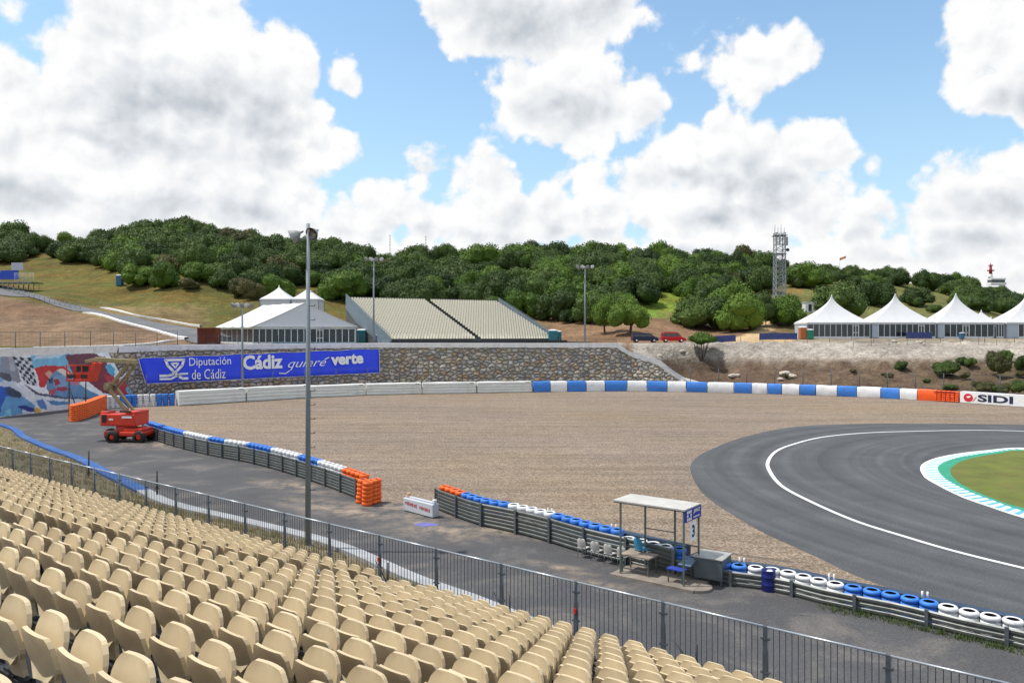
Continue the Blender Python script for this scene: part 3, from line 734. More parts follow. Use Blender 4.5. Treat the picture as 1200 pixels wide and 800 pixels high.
# ------------------------------------------------------------------ railing panels in front of the stand
DF = 13.67; PW_ = 2.0; FT = HC-5.15; FB = ZF+.06
def rail_panel():
    r = thing('safety_railing', 'x', 'railing', (0,0,0), 0, 'steel railing panels along the front of the stand')
    h = FT-FB; w = PW_-.07
    b = MB(); b.tube((-w/2,0,h),(w/2,0,h),.022,8); b.build('top_rail', rail_top, r)
    b = MB(); b.tube((-w/2,0,.05),(w/2,0,.05),.018,8)
    for s_ in (-1, 1): b.tube((s_*w/2,0,-.06),(s_*w/2,0,h),.021,8)
    b.build('frame', galv, r)
    b = MB()
    for i in range(1, 18): b.tube((-w/2+w*i/18,0,.05),(-w/2+w*i/18,0,h),.0085,5,cap=False)
    b.build('infill_bars', galv_dark, r)
    b = MB(); b.box((PW_/2,.0,h*.55),(.075,.05,h*.92)); b.box((PW_/2,0,h*.82),(.16,.06,.035)); b.box((PW_/2,0,h*.30),(.16,.06,.035)); b.build('coupling_post', galv_dark, r)
    return r
rp0 = rail_panel()
t0 = 7.216
panels = []
for i in range(-7, 22):
    tc_ = t0+PW_*(i+.5)
    if tc_ > 49: break
    panels.append((tc_, GP(DF, tc_, FB)))
vp = [p for p in panels if p[1].y > 3 and -60 < pxof(p[1].x, p[1].y) < 1330]
fs = True
vp.sort(key=lambda p: p[0])
for i, (tc_, p) in enumerate(vp):
    lab = 'grey vertical-bar railing panel in front of the seats, %s along from the lower frame edge' % ordn(i+1)
    if fs: o = rp0; fs = False; o['label'] = lab
    else: o = dup(rp0, label=lab)
    o.location = p; o.rotation_euler = (0, 0, math.atan2(-uv.y, -uv.x)+math.pi+R(rs.uniform(-.6,.6)))
red_tag_m = mat('red_plastic_tag', (.6,.02,.02), .5)
for i, j in enumerate((0, 1, 2, 5, 8)):
    if j < len(vp):
        tc_, p = vp[j]; q = GP(DF-.05, tc_+PW_/2 if 0 else tc_-PW_/2, FB+.55)
        b = MB(); b.box((0,0,0),(.05,.03,.10)); o = b.build('plastic_tag', red_tag_m, off=None); o.location = q
        o.rotation_euler = (0,0,rz_seat); tag(o, 'small red tag tied at the start of the %s railing panel from the lower edge' % ordn(j+1), 'tag', 'red tags on the railings')
# short diagonal stays behind the railing
for i, tt in enumerate((6.3, 10.6, 14.4)):
    q = GP(13.2, tt, ZF+.02); r = thing('railing_stay', 'short dark diagonal stay and post behind the railings, %s up from the bottom right' % ordn(i+1), 'stay', tuple(q), 0, 'railing stays')
    b = MB(); b.tube(q, q+V(0,0,.75), .022, 6); b.build('post', dark_m, r)
    b = MB(); b.tube(q+V(0,0,.22), q+uv*.45+V(0,0,.72), .014, 6); b.build('brace', dark_m, r)

# bank between the stand and the road edge
bank_m = mat('weedy_earth_bank', (.17,.135,.075), .95, 0, .35, .7, bump=.8, bscale=6, dirt=.9, dirtcol=(.075,.095,.03), dscale=.5)
inn = in1[:-1]+in2
rows_ = []
for s_ in np.linspace(0, 1, 14):
    row = []
    for i, p in enumerate(inn):
        tt = p.dot(uv); q = GP(14.0, tt, 0)
        r_ = p.lerp(q, s_); D_ = p.dot(nv)-14.0
        hgt = 1.75*min(1, s_*D_/5.0) if D_ < 9 else 1.75*(s_**.8)
        r_.z = -.02+hgt+.10*math.sin(p.x*2.1+s_*9)*s_*(1-s_)*3
        row.append(r_)
    rows_.append(row)
b = MB(); b.smooth = True; b.grid(rows_); o = b.build('grass_bank_ground', bank_m); tag(o, kind='structure')

# ------------------------------------------------------------------ crash barriers beside the service road, tyre stacks
def w_profile(h0):
    return [(0,0),(.035,.03),(.035,.10),(-.01,.135),(-.01,.165),(.035,.20),(.035,.27),(0,.305)]
def zb0(p): return float(np.interp(pxof(p.x, p.y), [760, 840], [.06, -.12]))
def armco(name, label, path, nr_of, post_step, hpost):
    P_ = resample(path, step=1.0); N_ = normals2d(P_)
    r = thing(name, label, 'crash barrier', tuple(P_[len(P_)//2]))
    nr_max = max(nr_of(pxof(p.x, p.y)) for p in P_)
    for j in range(nr_max):
        seg = [(p, n) for p, n in zip(P_, N_) if nr_of(pxof(p.x, p.y)) > j]
        if len(seg) < 2: continue
        b = MB()
        b.grid([[p+n*(.0-dx)+V(0,0,zb0(p)+j*.315+dz) for (p, n) in seg] for dx, dz in w_profile(0)])
        b.grid([[p+n*(.012-dx)+V(0,0,zb0(p)+j*.315+dz) for (p, n) in seg] for dx, dz in w_profile(0)])
        b.build('rail', armco_m, r)
    PP_ = resample(path, step=post_step); NN = normals2d(PP_)
    for p, n in zip(PP_, NN):
        h = zb0(p)+nr_of(pxof(p.x, p.y))*.315+.04
        b = MB(); d_ = V(n.y, -n.x, 0); b.beam(p-n*.085+V(0,0,-.05), p-n*.085+V(0,0,h), .10, .07, up=tuple(n)); b.build('post', galv, r)
    return r
def sidecheck(path):   # normal must point away from the camera (to the gravel)
    return path if normals2d(path)[len(path)//2].y > 0 else path[::-1]
AP1s, AP2s = sidecheck(AP1), sidecheck(AP2)
armco('crash_barrier', 'weathered steel crash barrier on the left, running from the orange lift to the gap', AP1s, lambda px: 3, 2.0, 1.05)
armco('crash_barrier', 'weathered steel crash barrier on the right, running past the marshal shelter', AP2s, lambda px: 3 if px < 800 else 2, 2.0, 1.05)
def tyre_prof(ro=.265, ri=.16, h=.20):
    return [(ri, .02),(ri+.02,0),(ro-.05,0),(ro-.01,.04),(ro,h/2),(ro-.01,h-.04),(ro-.05,h),(ri+.02,h),(ri,h-.02),(ri+.04,h/2)]
def tyre_mesh(nm, m, n=18):
    b = MB(); pf = tyre_prof(); b.lathe(pf[1:9], n=n); b.cur = 1; b.lathe([pf[8], pf[9], pf[0], pf[1]], n=n); return b.mesh(nm, [m, black_rub])
TM = {'white': tyre_mesh('white_tyre', white_tyre), 'blue': tyre_mesh('blue_tyre', blue_tyre), 'orange': tyre_mesh('orange_tyre', orange_tyre)}
def tyre_stack(colour, loc, label, group, n=5, lean=0.0, h=.20, SCL=1.0):
    r = thing('tyre_stack', label, 'tyres', tuple(loc), rs.uniform(0, 6), group)
    for i in range(n):
        o = bpy.data.objects.new('tyre', TM[colour]); COL.objects.link(o); o.parent = r
        o.scale = (SCL, SCL, h/.2); o.location = (rs.uniform(-.012,.012)+lean*i*h, rs.uniform(-.012,.012), i*h); o.rotation_euler = (0,0,rs.uniform(0,3))
    return r
def tyre_line(path, off_, cols, where, ntyres, step=.535, hh=.2):
    P_ = resample(offset(path, off_), step=step)
    if pxof(P_[0].x, P_[0].y) > pxof(P_[-1].x, P_[-1].y): P_ = P_[::-1]
    run = 0; last = None; cnt = 0; nrun = {}
    for p in P_:
        px = pxof(p.x, p.y)
        if px > 1500: break
        c = next(c_ for lim, c_ in cols if px < lim)
        if c != last: nrun[c] = nrun.get(c, 0)+1; cnt = 0; last = c
        cnt += 1
        lab = '%s tyre stack %s, %s from the left in the %s %s run' % (c, where, ordn(cnt), ordn(nrun[c]), c)
        tyre_stack(c, p, lab, 'tyre stacks behind the crash barriers', ntyres(px), h=hh if px < 800 else .162)
tyre_line(AP2s, .42, [(545,'orange'),(600,'blue'),(652,'white'),(733,'blue'),(792,'white'),(881,'blue'),(984,'white'),(1095,'blue'),(9999,'white')], 'behind the right barrier', lambda px: 5 if px < 735 else 4, hh=.225)
tyre_line(AP1s, .42, [(218,'blue'),(247,'white'),(267,'blue'),(293,'white'),(320,'blue'),(350,'white'),(376,'blue'),(403,'white'),(9999,'orange')], 'behind the left barrier', lambda px: 5, hh=.245)
def belt(path, o0, o1, px0, px1, h, label):
    P_ = resample(path, step=1.0); P_ = [p for p in P_ if px0 <= pxof(p.x, p.y) <= px1]
    a, c = offset(P_, o0), offset(P_, o1)
    b = MB(); b.grid([[p+V(0,0,0) for p in a],[p+V(0,0,h) for p in a],[p+V(0,0,h*.97) for p in c],[p for p in c]]); b.quad(a[0],a[0]+V(0,0,h),c[0]+V(0,0,h*.97),c[0]); b.quad(a[-1],a[-1]+V(0,0,h),c[-1]+V(0,0,h*.97),c[-1])
    o = b.build('rubber_belt_cover', navy_belt); tag(o, label, 'belt cover', 'navy covers on the tyre walls')
belt(AP2s, .70, 1.12, 590, 800, .93, 'navy rubber cover facing the gravel, beside and left of the marshal shelter')
belt(AP2s, .70, 1.12, 800.01, 1900, .60, 'navy rubber cover facing the track, running right from the marshal shelter')
belt(AP1s, .70, 1.12, 165, 405, .95, 'navy rubber cover facing the gravel between the lift and the orange tyres')
# leaning orange stacks at the end of the left barrier
for i, (px, py, n_) in enumerate([(423,589,6),(436,590,6),(441,588.5,6),(430,592,6)]):
    r = tyre_stack('orange', gz(px, py), 'tall orange tyre stack ending the left barrier, %s of the four at the gap' % ordn(i+1), 'orange end stacks', n_, lean=-.10 if i in (0, 3) else 0)
    if i in (0, 3): r.rotation_euler = (0,0,R(180-i*20)); 
# small white marker pegs on the covers
for i, px in enumerate((644, 722, 872, 978, 1083)):
    P_ = [p for p in resample(offset(AP2s, .62), step=.3)]; p = min(P_, key=lambda q: abs(pxof(q.x, q.y)-px))
    z_ = 1.0 if px < 800 else .62
    b = MB(); b.tube(p+V(-.06,0,z_), p+V(-.06,0,z_+.22), .03, 6); b.tube(p+V(.1,0,z_), p+V(.1,0,z_+.2), .03, 6); o = b.build('marker_peg', white_tyre, off=tuple(p))
    tag(o, 'pair of small white pegs sticking up from the right tyre wall, %s from the left' % ordn(i+1), 'peg', 'white pegs')

# low white hoarding block at the gap
q0, q1 = gz(471, 598), gz(508, 608); d_ = (q1-q0); w_ = d_.length; rz_ = math.atan2(d_.y, d_.x)
hb = thing('barrier_block', 'low white plastic barrier block with faded red marks at the gap between barriers', 'barrier block', tuple((q0+q1)/2), rz_)
b = MB(); b.box((0,.20,.34),(w_*.93,.38,.60)); b.box((0,.20,.68),(w_*.90,.14,.09)); b.build('body', mat('greyish_white_plastic',(.50,.53,.58),.5,0,.1,3,dirt=.4,dirtcol=(.3,.3,.32)), hb, off=(0,0,0), bevel=.03)
b = MB(); b.box((-.38*w_,.20,.77),(.16,.16,.2)); b.build('orange_cap', mat('pale_orange_plastic', (.55,.34,.20), .6), hb, off=(0,0,0), bevel=.02)
b = MB(); b.box((.43*w_,.20,.76),(.17,.17,.16)); b.build('white_cap', white_tyre, hb, off=(0,0,0), bevel=.02)
redtxt = mat('faded_red_print', (.42,.10,.12), .7)
b = MB(); rr_ = random.Random(4); x_ = -w_*.40
while x_ < w_*.36:
    ww = rr_.uniform(.05,.11); hh = rr_.uniform(.10,.17); sl_ = .38-(x_/w_)*.14
    b.box((x_+ww/2,.002,sl_),(ww,.01,hh)); x_ += ww+rr_.uniform(.02,.06)
    if abs(x_) < .06: x_ += .14
b.build('faded_lettering', redtxt, hb, off=(0,0,0))

# ------------------------------------------------------------------ far barriers
YB = [(60,80),(122,89),(160,91.5),(205,93),(209,92.5),(288,98),(364,104),(428,108),(494,110.5),(558,112),(622,113.7),(700,115.4),(740,116),(820,113.7),(900,110.6),(1004,105.4),(1075,100.5),(1125,96.8),(1200,91),(1300,83.5),(1400,78)]
def yb(px): return float(ip(px, YB))
def bp(px, dy=0.0, z=0.0): Y = yb(px)+dy; return V((px-600)/F*Y, Y, z)
air_m = mat('white_air_fence', (.70,.71,.68), .5, 0, .06, 1, dirt=.35, dirtcol=(.50,.48,.42), dscale=.6)
def wall_block(name, label, cat, px0, px1, h, dep, m, group, grooves=0, cap=True):
    a, c = bp(px0+.2), bp(px1-.2); d_ = c-a; w_ = d_.length; rz_ = math.atan2(d_.y, d_.x)
    r = thing(name, label, cat, tuple((a+c)/2), rz_, group)
    b = MB(); b.smooth = False
    prof_ = [(0,.02)]
    n = grooves or 1
    for i in range(n):
        z0 = .02+(h-.04)*i/n; z1 = .02+(h-.04)*(i+1)/n
        if grooves: prof_ += [(-.0, z0+.02), (-.07, z0+.06), (-.09, (z0+z1)/2), (-.07, z1-.06), (0, z1-.02)]
        else: prof_ += [(-.03, z0+.1), (-.05, (z0+z1)/2), (-.02, z1-.08), (.05, z1)]
    prof_ += [(dep-.05, h-.02), (dep, h-.1), (dep, 0)]
    xs = np.linspace(-w_/2+.03, w_/2-.03, 7)
    jit = random.Random(int(px0*7))
    g_ = [[(x, y_+(jit.uniform(-.02,.02)), z_+(jit.uniform(-.03,.03) if z_ > h*.8 else 0)) for y_, z_ in prof_] for x in xs]
    b.smooth = not grooves; b.grid(g_); b.smooth = False
    b.quad(*g_[0]); b.quad(*g_[-1][::-1])
    b.build('cover', m, r, off=(0,0,0))
    if grooves:
        b = MB(); b.box((w_/2-.6,-.10,h-.12),(.55,.05,.07)); b.build('strap', dark_m, r, off=(0,0,0))
    return r
AF = [(209,288),(289,363),(364,428),(429,494),(495,558),(559,623)]
for i, (a_, c_) in enumerate(AF):
    wall_block('air_fence', 'long white ribbed air fence cushion, %s from the left in front of the stone wall' % ordn(i+1), 'air fence', a_, c_, 1.75 if i < 2 else 1.6, 1.1, air_m, 'white air fence cushions', 4)
bw = [625,645,665,687,709,735,758,782,804,829,860,881,899,916,937,956,981,1004,1032,1054,1075]
cb_ = {0: 0, 1: 0}
for i, (a_, c_) in enumerate(zip(bw, bw[1:])):
    k = i % 2; cb_[k] += 1
    wall_block('tyre_wall_block', '%s wrapped tyre wall block along the gravel, %s %s one from the white air fence' % (('blue','white')[k], ordn(cb_[k]), ('blue','white')[k]), 'tyre wall', a_, c_, 1.55-.2*(i/20), 1.0, (blue_paint, white_paint)[k], 'blue and white wrapped tyre wall')
orange_block = mat('orange_block_plastic', (.80,.10,.015), .5, 0, .12, 3)
wall_block('tyre_wall_block', 'smooth orange wrapped tyre wall block left of the narrow orange stacks', 'tyre wall', 1075, 1098, 1.4, 1.0, orange_block, 'orange end blocks')
for i in range(5):
    a_ = 1098+i*5.2
    wall_block('tyre_wall_block', 'narrow orange tyre stack before the white sponsor board, %s of five' % ordn(i+1), 'tyre wall', a_, a_+5.1, 1.35, .9, orange_block, 'narrow orange stacks', 5)
# sponsor board
sb0, sb1 = bp(1125), bp(1300); d_ = sb1-sb0; rz_ = math.atan2(d_.y, d_.x); w_ = d_.length
sbd = thing('sponsor_board', 'long white trackside board reading SIDI with red round emblems', 'sign', tuple(sb0), rz_)
b = MB(); b.box((w_/2,.45,.72),(w_,.9,1.34)); b.build('board', white_paint, sbd, off=(0,0,0))
navy_txt = mat('navy_print', (.012,.02,.06), .5); red_txt = mat('red_print', (.55,.02,.03), .5, 0, .1)
white_txt = mat('white_print', (.80,.81,.84), .5, 0, .05)
def text_obj(s_, parent, m, M_, w, h, name='lettering', extr=.004, bold=0.0, shear=0.0):
    cu = bpy.data.curves.new(name, 'FONT'); cu.body = s_; cu.extrude = extr; cu.offset = bold; cu.shear = shear; cu.resolution_u = 3
    cu.materials.append(m); o = bpy.data.objects.new(name, cu); COL.objects.link(o)
    bpy.context.view_layer.update(); bb = o.bound_box; x0 = min(p[0] for p in bb); x1 = max(p[0] for p in bb); y0 = min(p[1] for p in bb); y1 = max(p[1] for p in bb)
    sx_, sy_ = w/(x1-x0), h/(y1-y0)
    me_ = bpy.data.meshes.new_from_object(o.evaluated_get(bpy.context.evaluated_depsgraph_get())); bpy.data.objects.remove(o); o = bpy.data.objects.new(name, me_); COL.objects.link(o)
    o.parent = parent; o.matrix_local = M_ @ Matrix.Diagonal((sx_, sy_, 1, 1)) @ Matrix.Translation((-x0, -y0, 0)); return o
FACE = Matrix.Rotation(R(90), 4, 'X')      # text upright in the local xz plane, read from -y
for i, x_ in enumerate((.35, 8.1, 15.6)):
    T_ = Matrix.Translation((x_, -.012, .2)) @ FACE
    b = MB(); b.lathe([(0,0),(.56,0),(.56,.01),(0,.01)], c=(.65,.55,0), n=24, sm=False)
    o = b.build('emblem', red_txt, sbd, off=(0,0,0)); o.matrix_local = T_ @ Matrix.Diagonal((1,.88,1,1))
    b = MB(); b.quad((.40,.62,.014),(.95,.72,.014),(.85,.50,.014),(.55,.44,.014)); o = b.build('emblem_mark', white_txt, sbd, off=(0,0,0)); o.matrix_local = T_
    b = MB(); b.quad((1.12,.08,.012),(1.22,.08,.012),(1.66,.62,.012),(1.56,.62,.012)); o = b.build('slash_mark', red_txt, sbd, off=(0,0,0)); o.matrix_local = T_
    text_obj('SIDI', sbd, navy_txt, Matrix.Translation((x_+1.75, -.012, .28)) @ FACE, 4.0, .88, bold=.035, shear=.0)
# blue puddle-like painted patch before the orange blocks
# coloured tyre stacks left of the air fence
def stack_run(px0, px1, colour, h_n, label0, rows_n=2, seed=0, dy0=0.0):
    a, c = bp(px0), bp(px1); L_ = (c-a).length; n = max(2, int(round(L_/.60)))
    for r_ in range(rows_n):
        for i in range(n):
            p = a.lerp(c, (i+.5)/n)+V(0, dy0+r_*.62, 0)
            tyre_stack(colour, p, label0 % ordn(i+1), 'tyre stacks at the foot of the mural', h_n, SCL=1.2)
wt = [(122,140,'white'),(140,160,'blue'),(160,183,'white'),(183,205,'blue')]
for i, (a_, c_, col_) in enumerate(wt):
    stack_run(a_, c_, col_, 7, col_+' tyre stack beside the air fence, %s in the '+ordn(i//2+1)+' '+col_+' run', 1)
oc = [gz(86,494), gz(100,490), gz(122,480)]
OP = resample(oc, step=.62)
for r_ in range(2):
    for i, p in enumerate(OP[: len(OP) if r_ == 0 else len(OP)-1]):
        q = p+V(-.45,.62,0)*r_
        tyre_stack('orange', q, 'orange tyre stack by the mural, %s from the left in the %s line' % (ordn(i+1), ('front', 'rear')[r_]), 'orange stacks beside the lift', 8, SCL=1.13)
# ------------------------------------------------------------------ stone retaining wall, mural, coping
def wp(px, s_, out=0.0):            # point on the wall face, s_ = 0 foot, 1 top
    Y = float(ip(px, YS)); z = float(ip(px, ZS)); Yb = Y+s_*1.0-out
    X = (px-600)/F*Y
    return V(X, Yb, z*s_)
def wall_hit(px, py, out=0.0):
    ys_ = float(ip(px, YS)); zs_ = float(ip(px, ZS)); k = (py-HY)
    t = (HC*F-k*ys_)/(zs_*F+k)
    Y = ys_+t-out; return V((px-600)/F*(ys_+t), Y, zs_*t)
def stone_mat():
    m = bpy.data.materials.new('rough_stone_masonry'); nt = nodes(m); N = nt.nodes; L = nt.links
    out = N.new('ShaderNodeOutputMaterial'); b = N.new('ShaderNodeBsdfPrincipled'); b.inputs['Roughness'].default_value = .9; b.inputs['Specular IOR Level'].default_value = .2
    at_ = N.new('ShaderNodeAttribute'); at_.attribute_name = 'wall_uv'
    nz = N.new('ShaderNodeTexNoise'); nz.inputs['Scale'].default_value = 1.2; nz.inputs['Detail'].default_value = 3; L.new(at_.outputs['Vector'], nz.inputs['Vector'])
    sc = N.new('ShaderNodeVectorMath'); sc.operation = 'SCALE'; L.new(nz.outputs['Color'], sc.inputs[0]); sc.inputs['Scale'].default_value = .35
    ad = N.new('ShaderNodeVectorMath'); ad.operation = 'ADD'; L.new(at_.outputs['Vector'], ad.inputs[0]); L.new(sc.outputs[0], ad.inputs[1])
    def vor(feat):
        v = N.new('ShaderNodeTexVoronoi'); v.feature = feat; v.inputs['Scale'].default_value = 1.0; v.inputs['Randomness'].default_value = .85; v.voronoi_dimensions = '2D'; L.new(ad.outputs[0], v.inputs['Vector']); return v
    v1 = vor('F1'); v2 = vor('DISTANCE_TO_EDGE')
    cr = N.new('ShaderNodeValToRGB'); sp_ = N.new('ShaderNodeSeparateColor'); L.new(v1.outputs['Color'], sp_.inputs[0]); L.new(sp_.outputs[0], cr.inputs[0])
    cr.color_ramp.interpolation = 'CONSTANT'
    cols = [(.37,.35,.30),(.50,.41,.30),(.43,.42,.39),(.57,.49,.38),(.34,.33,.32),(.46,.33,.22),(.55,.52,.47),(.39,.36,.27),(.62,.57,.48),(.42,.35,.29)]
    el_ = cr.color_ramp.elements
    el_[0].color = (*cols[0],1); el_[1].position = 1/len(cols); el_[1].color = (*cols[1],1)
    for i, c in enumerate(cols[2:], 2): e_ = el_.new(i/len(cols)); e_.color = (*c,1)
    n2 = N.new('ShaderNodeTexNoise'); n2.inputs['Scale'].default_value = 5; n2.inputs['Detail'].default_value = 6; L.new(at_.outputs['Vector'], n2.inputs['Vector'])
    r = N.new('ShaderNodeMapRange'); r.inputs[1].default_value = .3; r.inputs[2].default_value = .7; r.inputs[3].default_value = .7; r.inputs[4].default_value = 1.3; L.new(n2.outputs['Fac'], r.inputs[0])
    vs = N.new('ShaderNodeVectorMath'); vs.operation = 'SCALE'; L.new(cr.outputs[0], vs.inputs[0]); L.new(r.outputs[0], vs.inputs['Scale'])
    g_ = N.new('ShaderNodeMapRange'); g_.inputs[1].default_value = .02; g_.inputs[2].default_value = .09; L.new(v2.outputs['Distance'], g_.inputs[0])
    mx = N.new('ShaderNodeMix'); mx.data_type = 'RGBA'; L.new(g_.outputs[0], mx.inputs['Factor']); mx.inputs['A'].default_value = (.15,.13,.105,1); L.new(vs.outputs[0], mx.inputs['B'])
    L.new(mx.outputs['Result'], b.inputs['Base Color'])
    h_ = N.new('ShaderNodeMapRange'); h_.inputs[1].default_value = 0; h_.inputs[2].default_value = .3; L.new(v2.outputs['Distance'], h_.inputs[0])
    bp_ = N.new('ShaderNodeBump'); bp_.inputs['Strength'].default_value = 1; bp_.inputs['Distance'].default_value = .3; L.new(h_.outputs[0], bp_.inputs['Height']); L.new(bp_.outputs[0], b.inputs['Normal'])
    L.new(b.outputs[0], out.inputs[0]); return m
stone_m = stone_mat()
pxw = list(np.arange(118, 803, 3.0))
b = MB(); rws = []
cum = 0; us = [0]
for a_, c_ in zip(pxw, pxw[1:]): us.append(us[-1]+(wp(c_, 0)-wp(a_, 0)).length)
NS = 26
jr = random.Random(2)
for j in range(NS+1):
    s_ = j/NS; row = []
    for i, px in enumerate(pxw):
        p = wp(px, s_, out=jr.uniform(-.09,.11) if 0 < j < NS else 0); row.append(p)
    rws.append(row)
b.smooth = True; b.grid(rws)
b.quad(wp(802,0), wp(802,1), wp(802,1)+V(0,2,0), wp(802,0)+V(0,2,0))
sw = thing('stone_wall', 'rough multicoloured stone retaining wall behind the gravel with a pale coping', 'wall', tuple(wp(450, 0)))
o = b.build('stone_face', stone_m, sw)
uvw = [(us[i]*1.15+j*.0, float(ip(px, ZS))*j/NS*1.8, 0) for j in range(NS+1) for i, px in enumerate(pxw)]+[(0,0,0)]*4
a_ = o.data.attributes.new('wall_uv', 'FLOAT_VECTOR', 'POINT'); a_.data.foreach_set('vector', np.array(uvw, dtype=np.float32).ravel())
def coping(name, pa, pb, w0, w1, m, parent, zup=.10):
    xs = np.arange(pa, pb+.1, 4.0); b = MB(); r0 = []; r1 = []; r2 = []; r3 = []
    for px in xs:
        w_ = w0+(w1-w0)*(px-pa)/(pb-pa); t_ = wp(px, 1)
        r0.append(t_+V(0,-.12,-.32)); r1.append(t_+V(0,-.12,zup)); r2.append(t_+V(0,w_,zup)); r3.append(t_+V(0,w_,-.3))
    b.grid([r0, r1, r2, r3]); b.quad(r0[-1], r1[-1], r2[-1], r3[-1]); return b.build(name, m, parent)
coping('coping', 135, 806, 1.6, 1.2, coping_m, sw, .38)
# mural
def mural_mat():
    m = bpy.data.materials.new('mural_paint'); nt = nodes(m); N = nt.nodes; L = nt.links
    out = N.new('ShaderNodeOutputMaterial'); b = N.new('ShaderNodeBsdfPrincipled'); b.inputs['Roughness'].default_value = .7
    at_ = N.new('ShaderNodeAttribute'); at_.attribute_name = 'paint_colour'
    tc = N.new('ShaderNodeTexCoord'); n = N.new('ShaderNodeTexNoise'); n.inputs['Scale'].default_value = 1.3; n.inputs['Detail'].default_value = 6; L.new(tc.outputs['Object'], n.inputs['Vector'])
    r = N.new('ShaderNodeMapRange'); r.inputs[1].default_value = .3; r.inputs[2].default_value = .7; r.inputs[3].default_value = .82; r.inputs[4].default_value = 1.12; L.new(n.outputs['Fac'], r.inputs[0])
    vs = N.new('ShaderNodeVectorMath'); vs.operation = 'SCALE'; L.new(at_.outputs['Color'], vs.inputs[0]); L.new(r.outputs[0], vs.inputs['Scale']); L.new(vs.outputs[0], b.inputs['Base Color'])
    L.new(b.outputs[0], out.inputs[0]); return m
def inpoly(x, y, P_):
    c = False; j = len(P_)-1
    for i in range(len(P_)):
        if (P_[i][1] > y) != (P_[j][1] > y) and x < (P_[j][0]-P_[i][0])*(y-P_[i][1])/(P_[j][1]-P_[i][1])+P_[i][0]: c = not c
        j = i
    return c
def Z8(*p): return [(x/8, 400+y/8) for x, y in p]
MP = [ # painted shapes, in order
 (Z8((-2400,100),(0,130),(0,700),(-2400,900)), (.22,.42,.70)),
 (Z8((230,110),(650,110),(700,240),(640,330),(560,240),(270,250)), (.20,.50,.72)),
 (Z8((330,110),(600,105),(500,150),(260,170)), (.55,.70,.80)),
 (Z8((400,270),(560,270),(760,420),(960,520),(980,560),(700,540),(480,520),(420,440)), (.14,.28,.48)),
 (Z8((480,330),(600,300),(640,380),(560,460),(480,420)), (.22,.38,.58)),
 (Z8((280,250),(390,225),(570,232),(650,300),(600,330),(500,270),(470,300),(440,330),(400,430),(350,425),(330,330)), (.55,.045,.045)),
 (Z8((390,300),(430,270),(470,300),(440,350)), (.70,.40,.33)),
 (Z8((500,270),(560,250),(650,310),(600,330)), (.75,.68,.62)),
 (Z8((430,350),(470,340),(480,390),(440,395)), (.04,.07,.14)),
 (Z8((480,360),(530,350),(545,400),(500,410)), (.40,.03,.05)),
 (Z8((440,450),(520,440),(500,500),(450,490)), (.50,.10,.14)),
 (Z8((520,420),(600,425),(640,450),(560,470),(520,455)), (.35,.05,.09)),
 (Z8((640,360),(740,370),(720,410),(650,400)), (.55,.20,.28)),
 (Z8((-40,100),(90,120),(170,380),(90,385),(20,320),(-40,290)), (.28,.30,.36)),
 (Z8((20,130),(60,125),(110,280),(60,270)), (.42,.44,.50)),
 (Z8((-40,290),(60,300),(90,385),(10,360),(-40,330)), (.10,.11,.14)),
 (Z8((-60,380),(100,370),(190,440),(250,540),(320,620),(300,680),(200,690),(60,470),(-60,450)), (.62,.68,.78)),
 (Z8((570,125),(800,108),(960,150),(1000,280),(1120,400),(1240,380),(1240,520),(1100,520),(960,480),(820,380),(700,350),(640,270)), (.22,.045,.07)),
 (Z8((600,130),(860,112),(930,160),(800,240),(660,260)), (.16,.06,.085)),
 (Z8((950,300),(1240,400),(1240,500),(1040,480)), (.45,.05,.07)),
 (Z8((960,230),(1010,210),(1060,260),(1050,330),(1000,300)), (.10,.42,.66)),
 (Z8((1170,440),(1240,360),(1340,520),(1300,560),(1220,540)), (.16,.45,.68)),
 (Z8((-60,420),(60,425),(90,510),(60,560),(30,700),(-60,720)), (.03,.12,.50)),
 (Z8((40,520),(120,490),(210,520),(330,600),(300,660),(100,700),(0,705),(10,600)), (.15,.38,.66)),
 (Z8((20,430),(70,425),(180,480),(190,520),(120,530),(50,490)), (.05,.07,.12)),
 (Z8((50,640),(100,630),(110,690),(40,700)), (.25,.60,.75)),
 (Z8((150,600),(240,600),(330,625),(340,660),(220,655)), (.03,.06,.30)),
 (Z8((205,630),(300,665),(215,680)), (.70,.76,.86)),
 (Z8((320,622),(370,620),(395,645),(375,668),(330,655)), (.70,.45,.08)),
 (Z8((100,370),(230,425),(330,495),(500,525),(960,530),(960,650),(420,655),(330,590),(250,530),(180,460)), (.74,.78,.84)),
 (Z8((330,560),(390,535),(425,580),(450,640),(380,625)), (.10,.26,.55)),
 (Z8((430,548),(640,565),(640,585),(560,600),(480,590)), (.10,.28,.52)),
 (Z8((200,400),(260,430),(350,480),(480,500),(600,520),(960,530),(950,545),(560,535),(330,500)), (.07,.10,.16)),
]
def bil(u_, v_): 
    TL, TR, BR, BL_ = (62,140),(245,150),(335,425),(205,385)
    x = (TL[0]*(1-u_)+TR[0]*u_)*(1-v_)+(BL_[0]*(1-u_)+BR[0]*u_)*v_; y = (TL[1]*(1-u_)+TR[1]*u_)*(1-v_)+(BL_[1]*(1-u_)+BR[1]*u_)*v_
    return (x/8, 400+y/8)
CH = []
for i in range(5):
    for j in range(8):
        CH.append(([bil(i/5,j/8), bil((i+1)/5,j/8), bil((i+1)/5,(j+1)/8), bil(i/5,(j+1)/8)], (.035,.04,.055) if (i+j) % 2 == 0 else (.62,.66,.74)))
MP += CH
xs = np.arange(-60, 161, .8); yn = 64
mr_ = random.Random(5); b = MB(); rws = []; cols = []
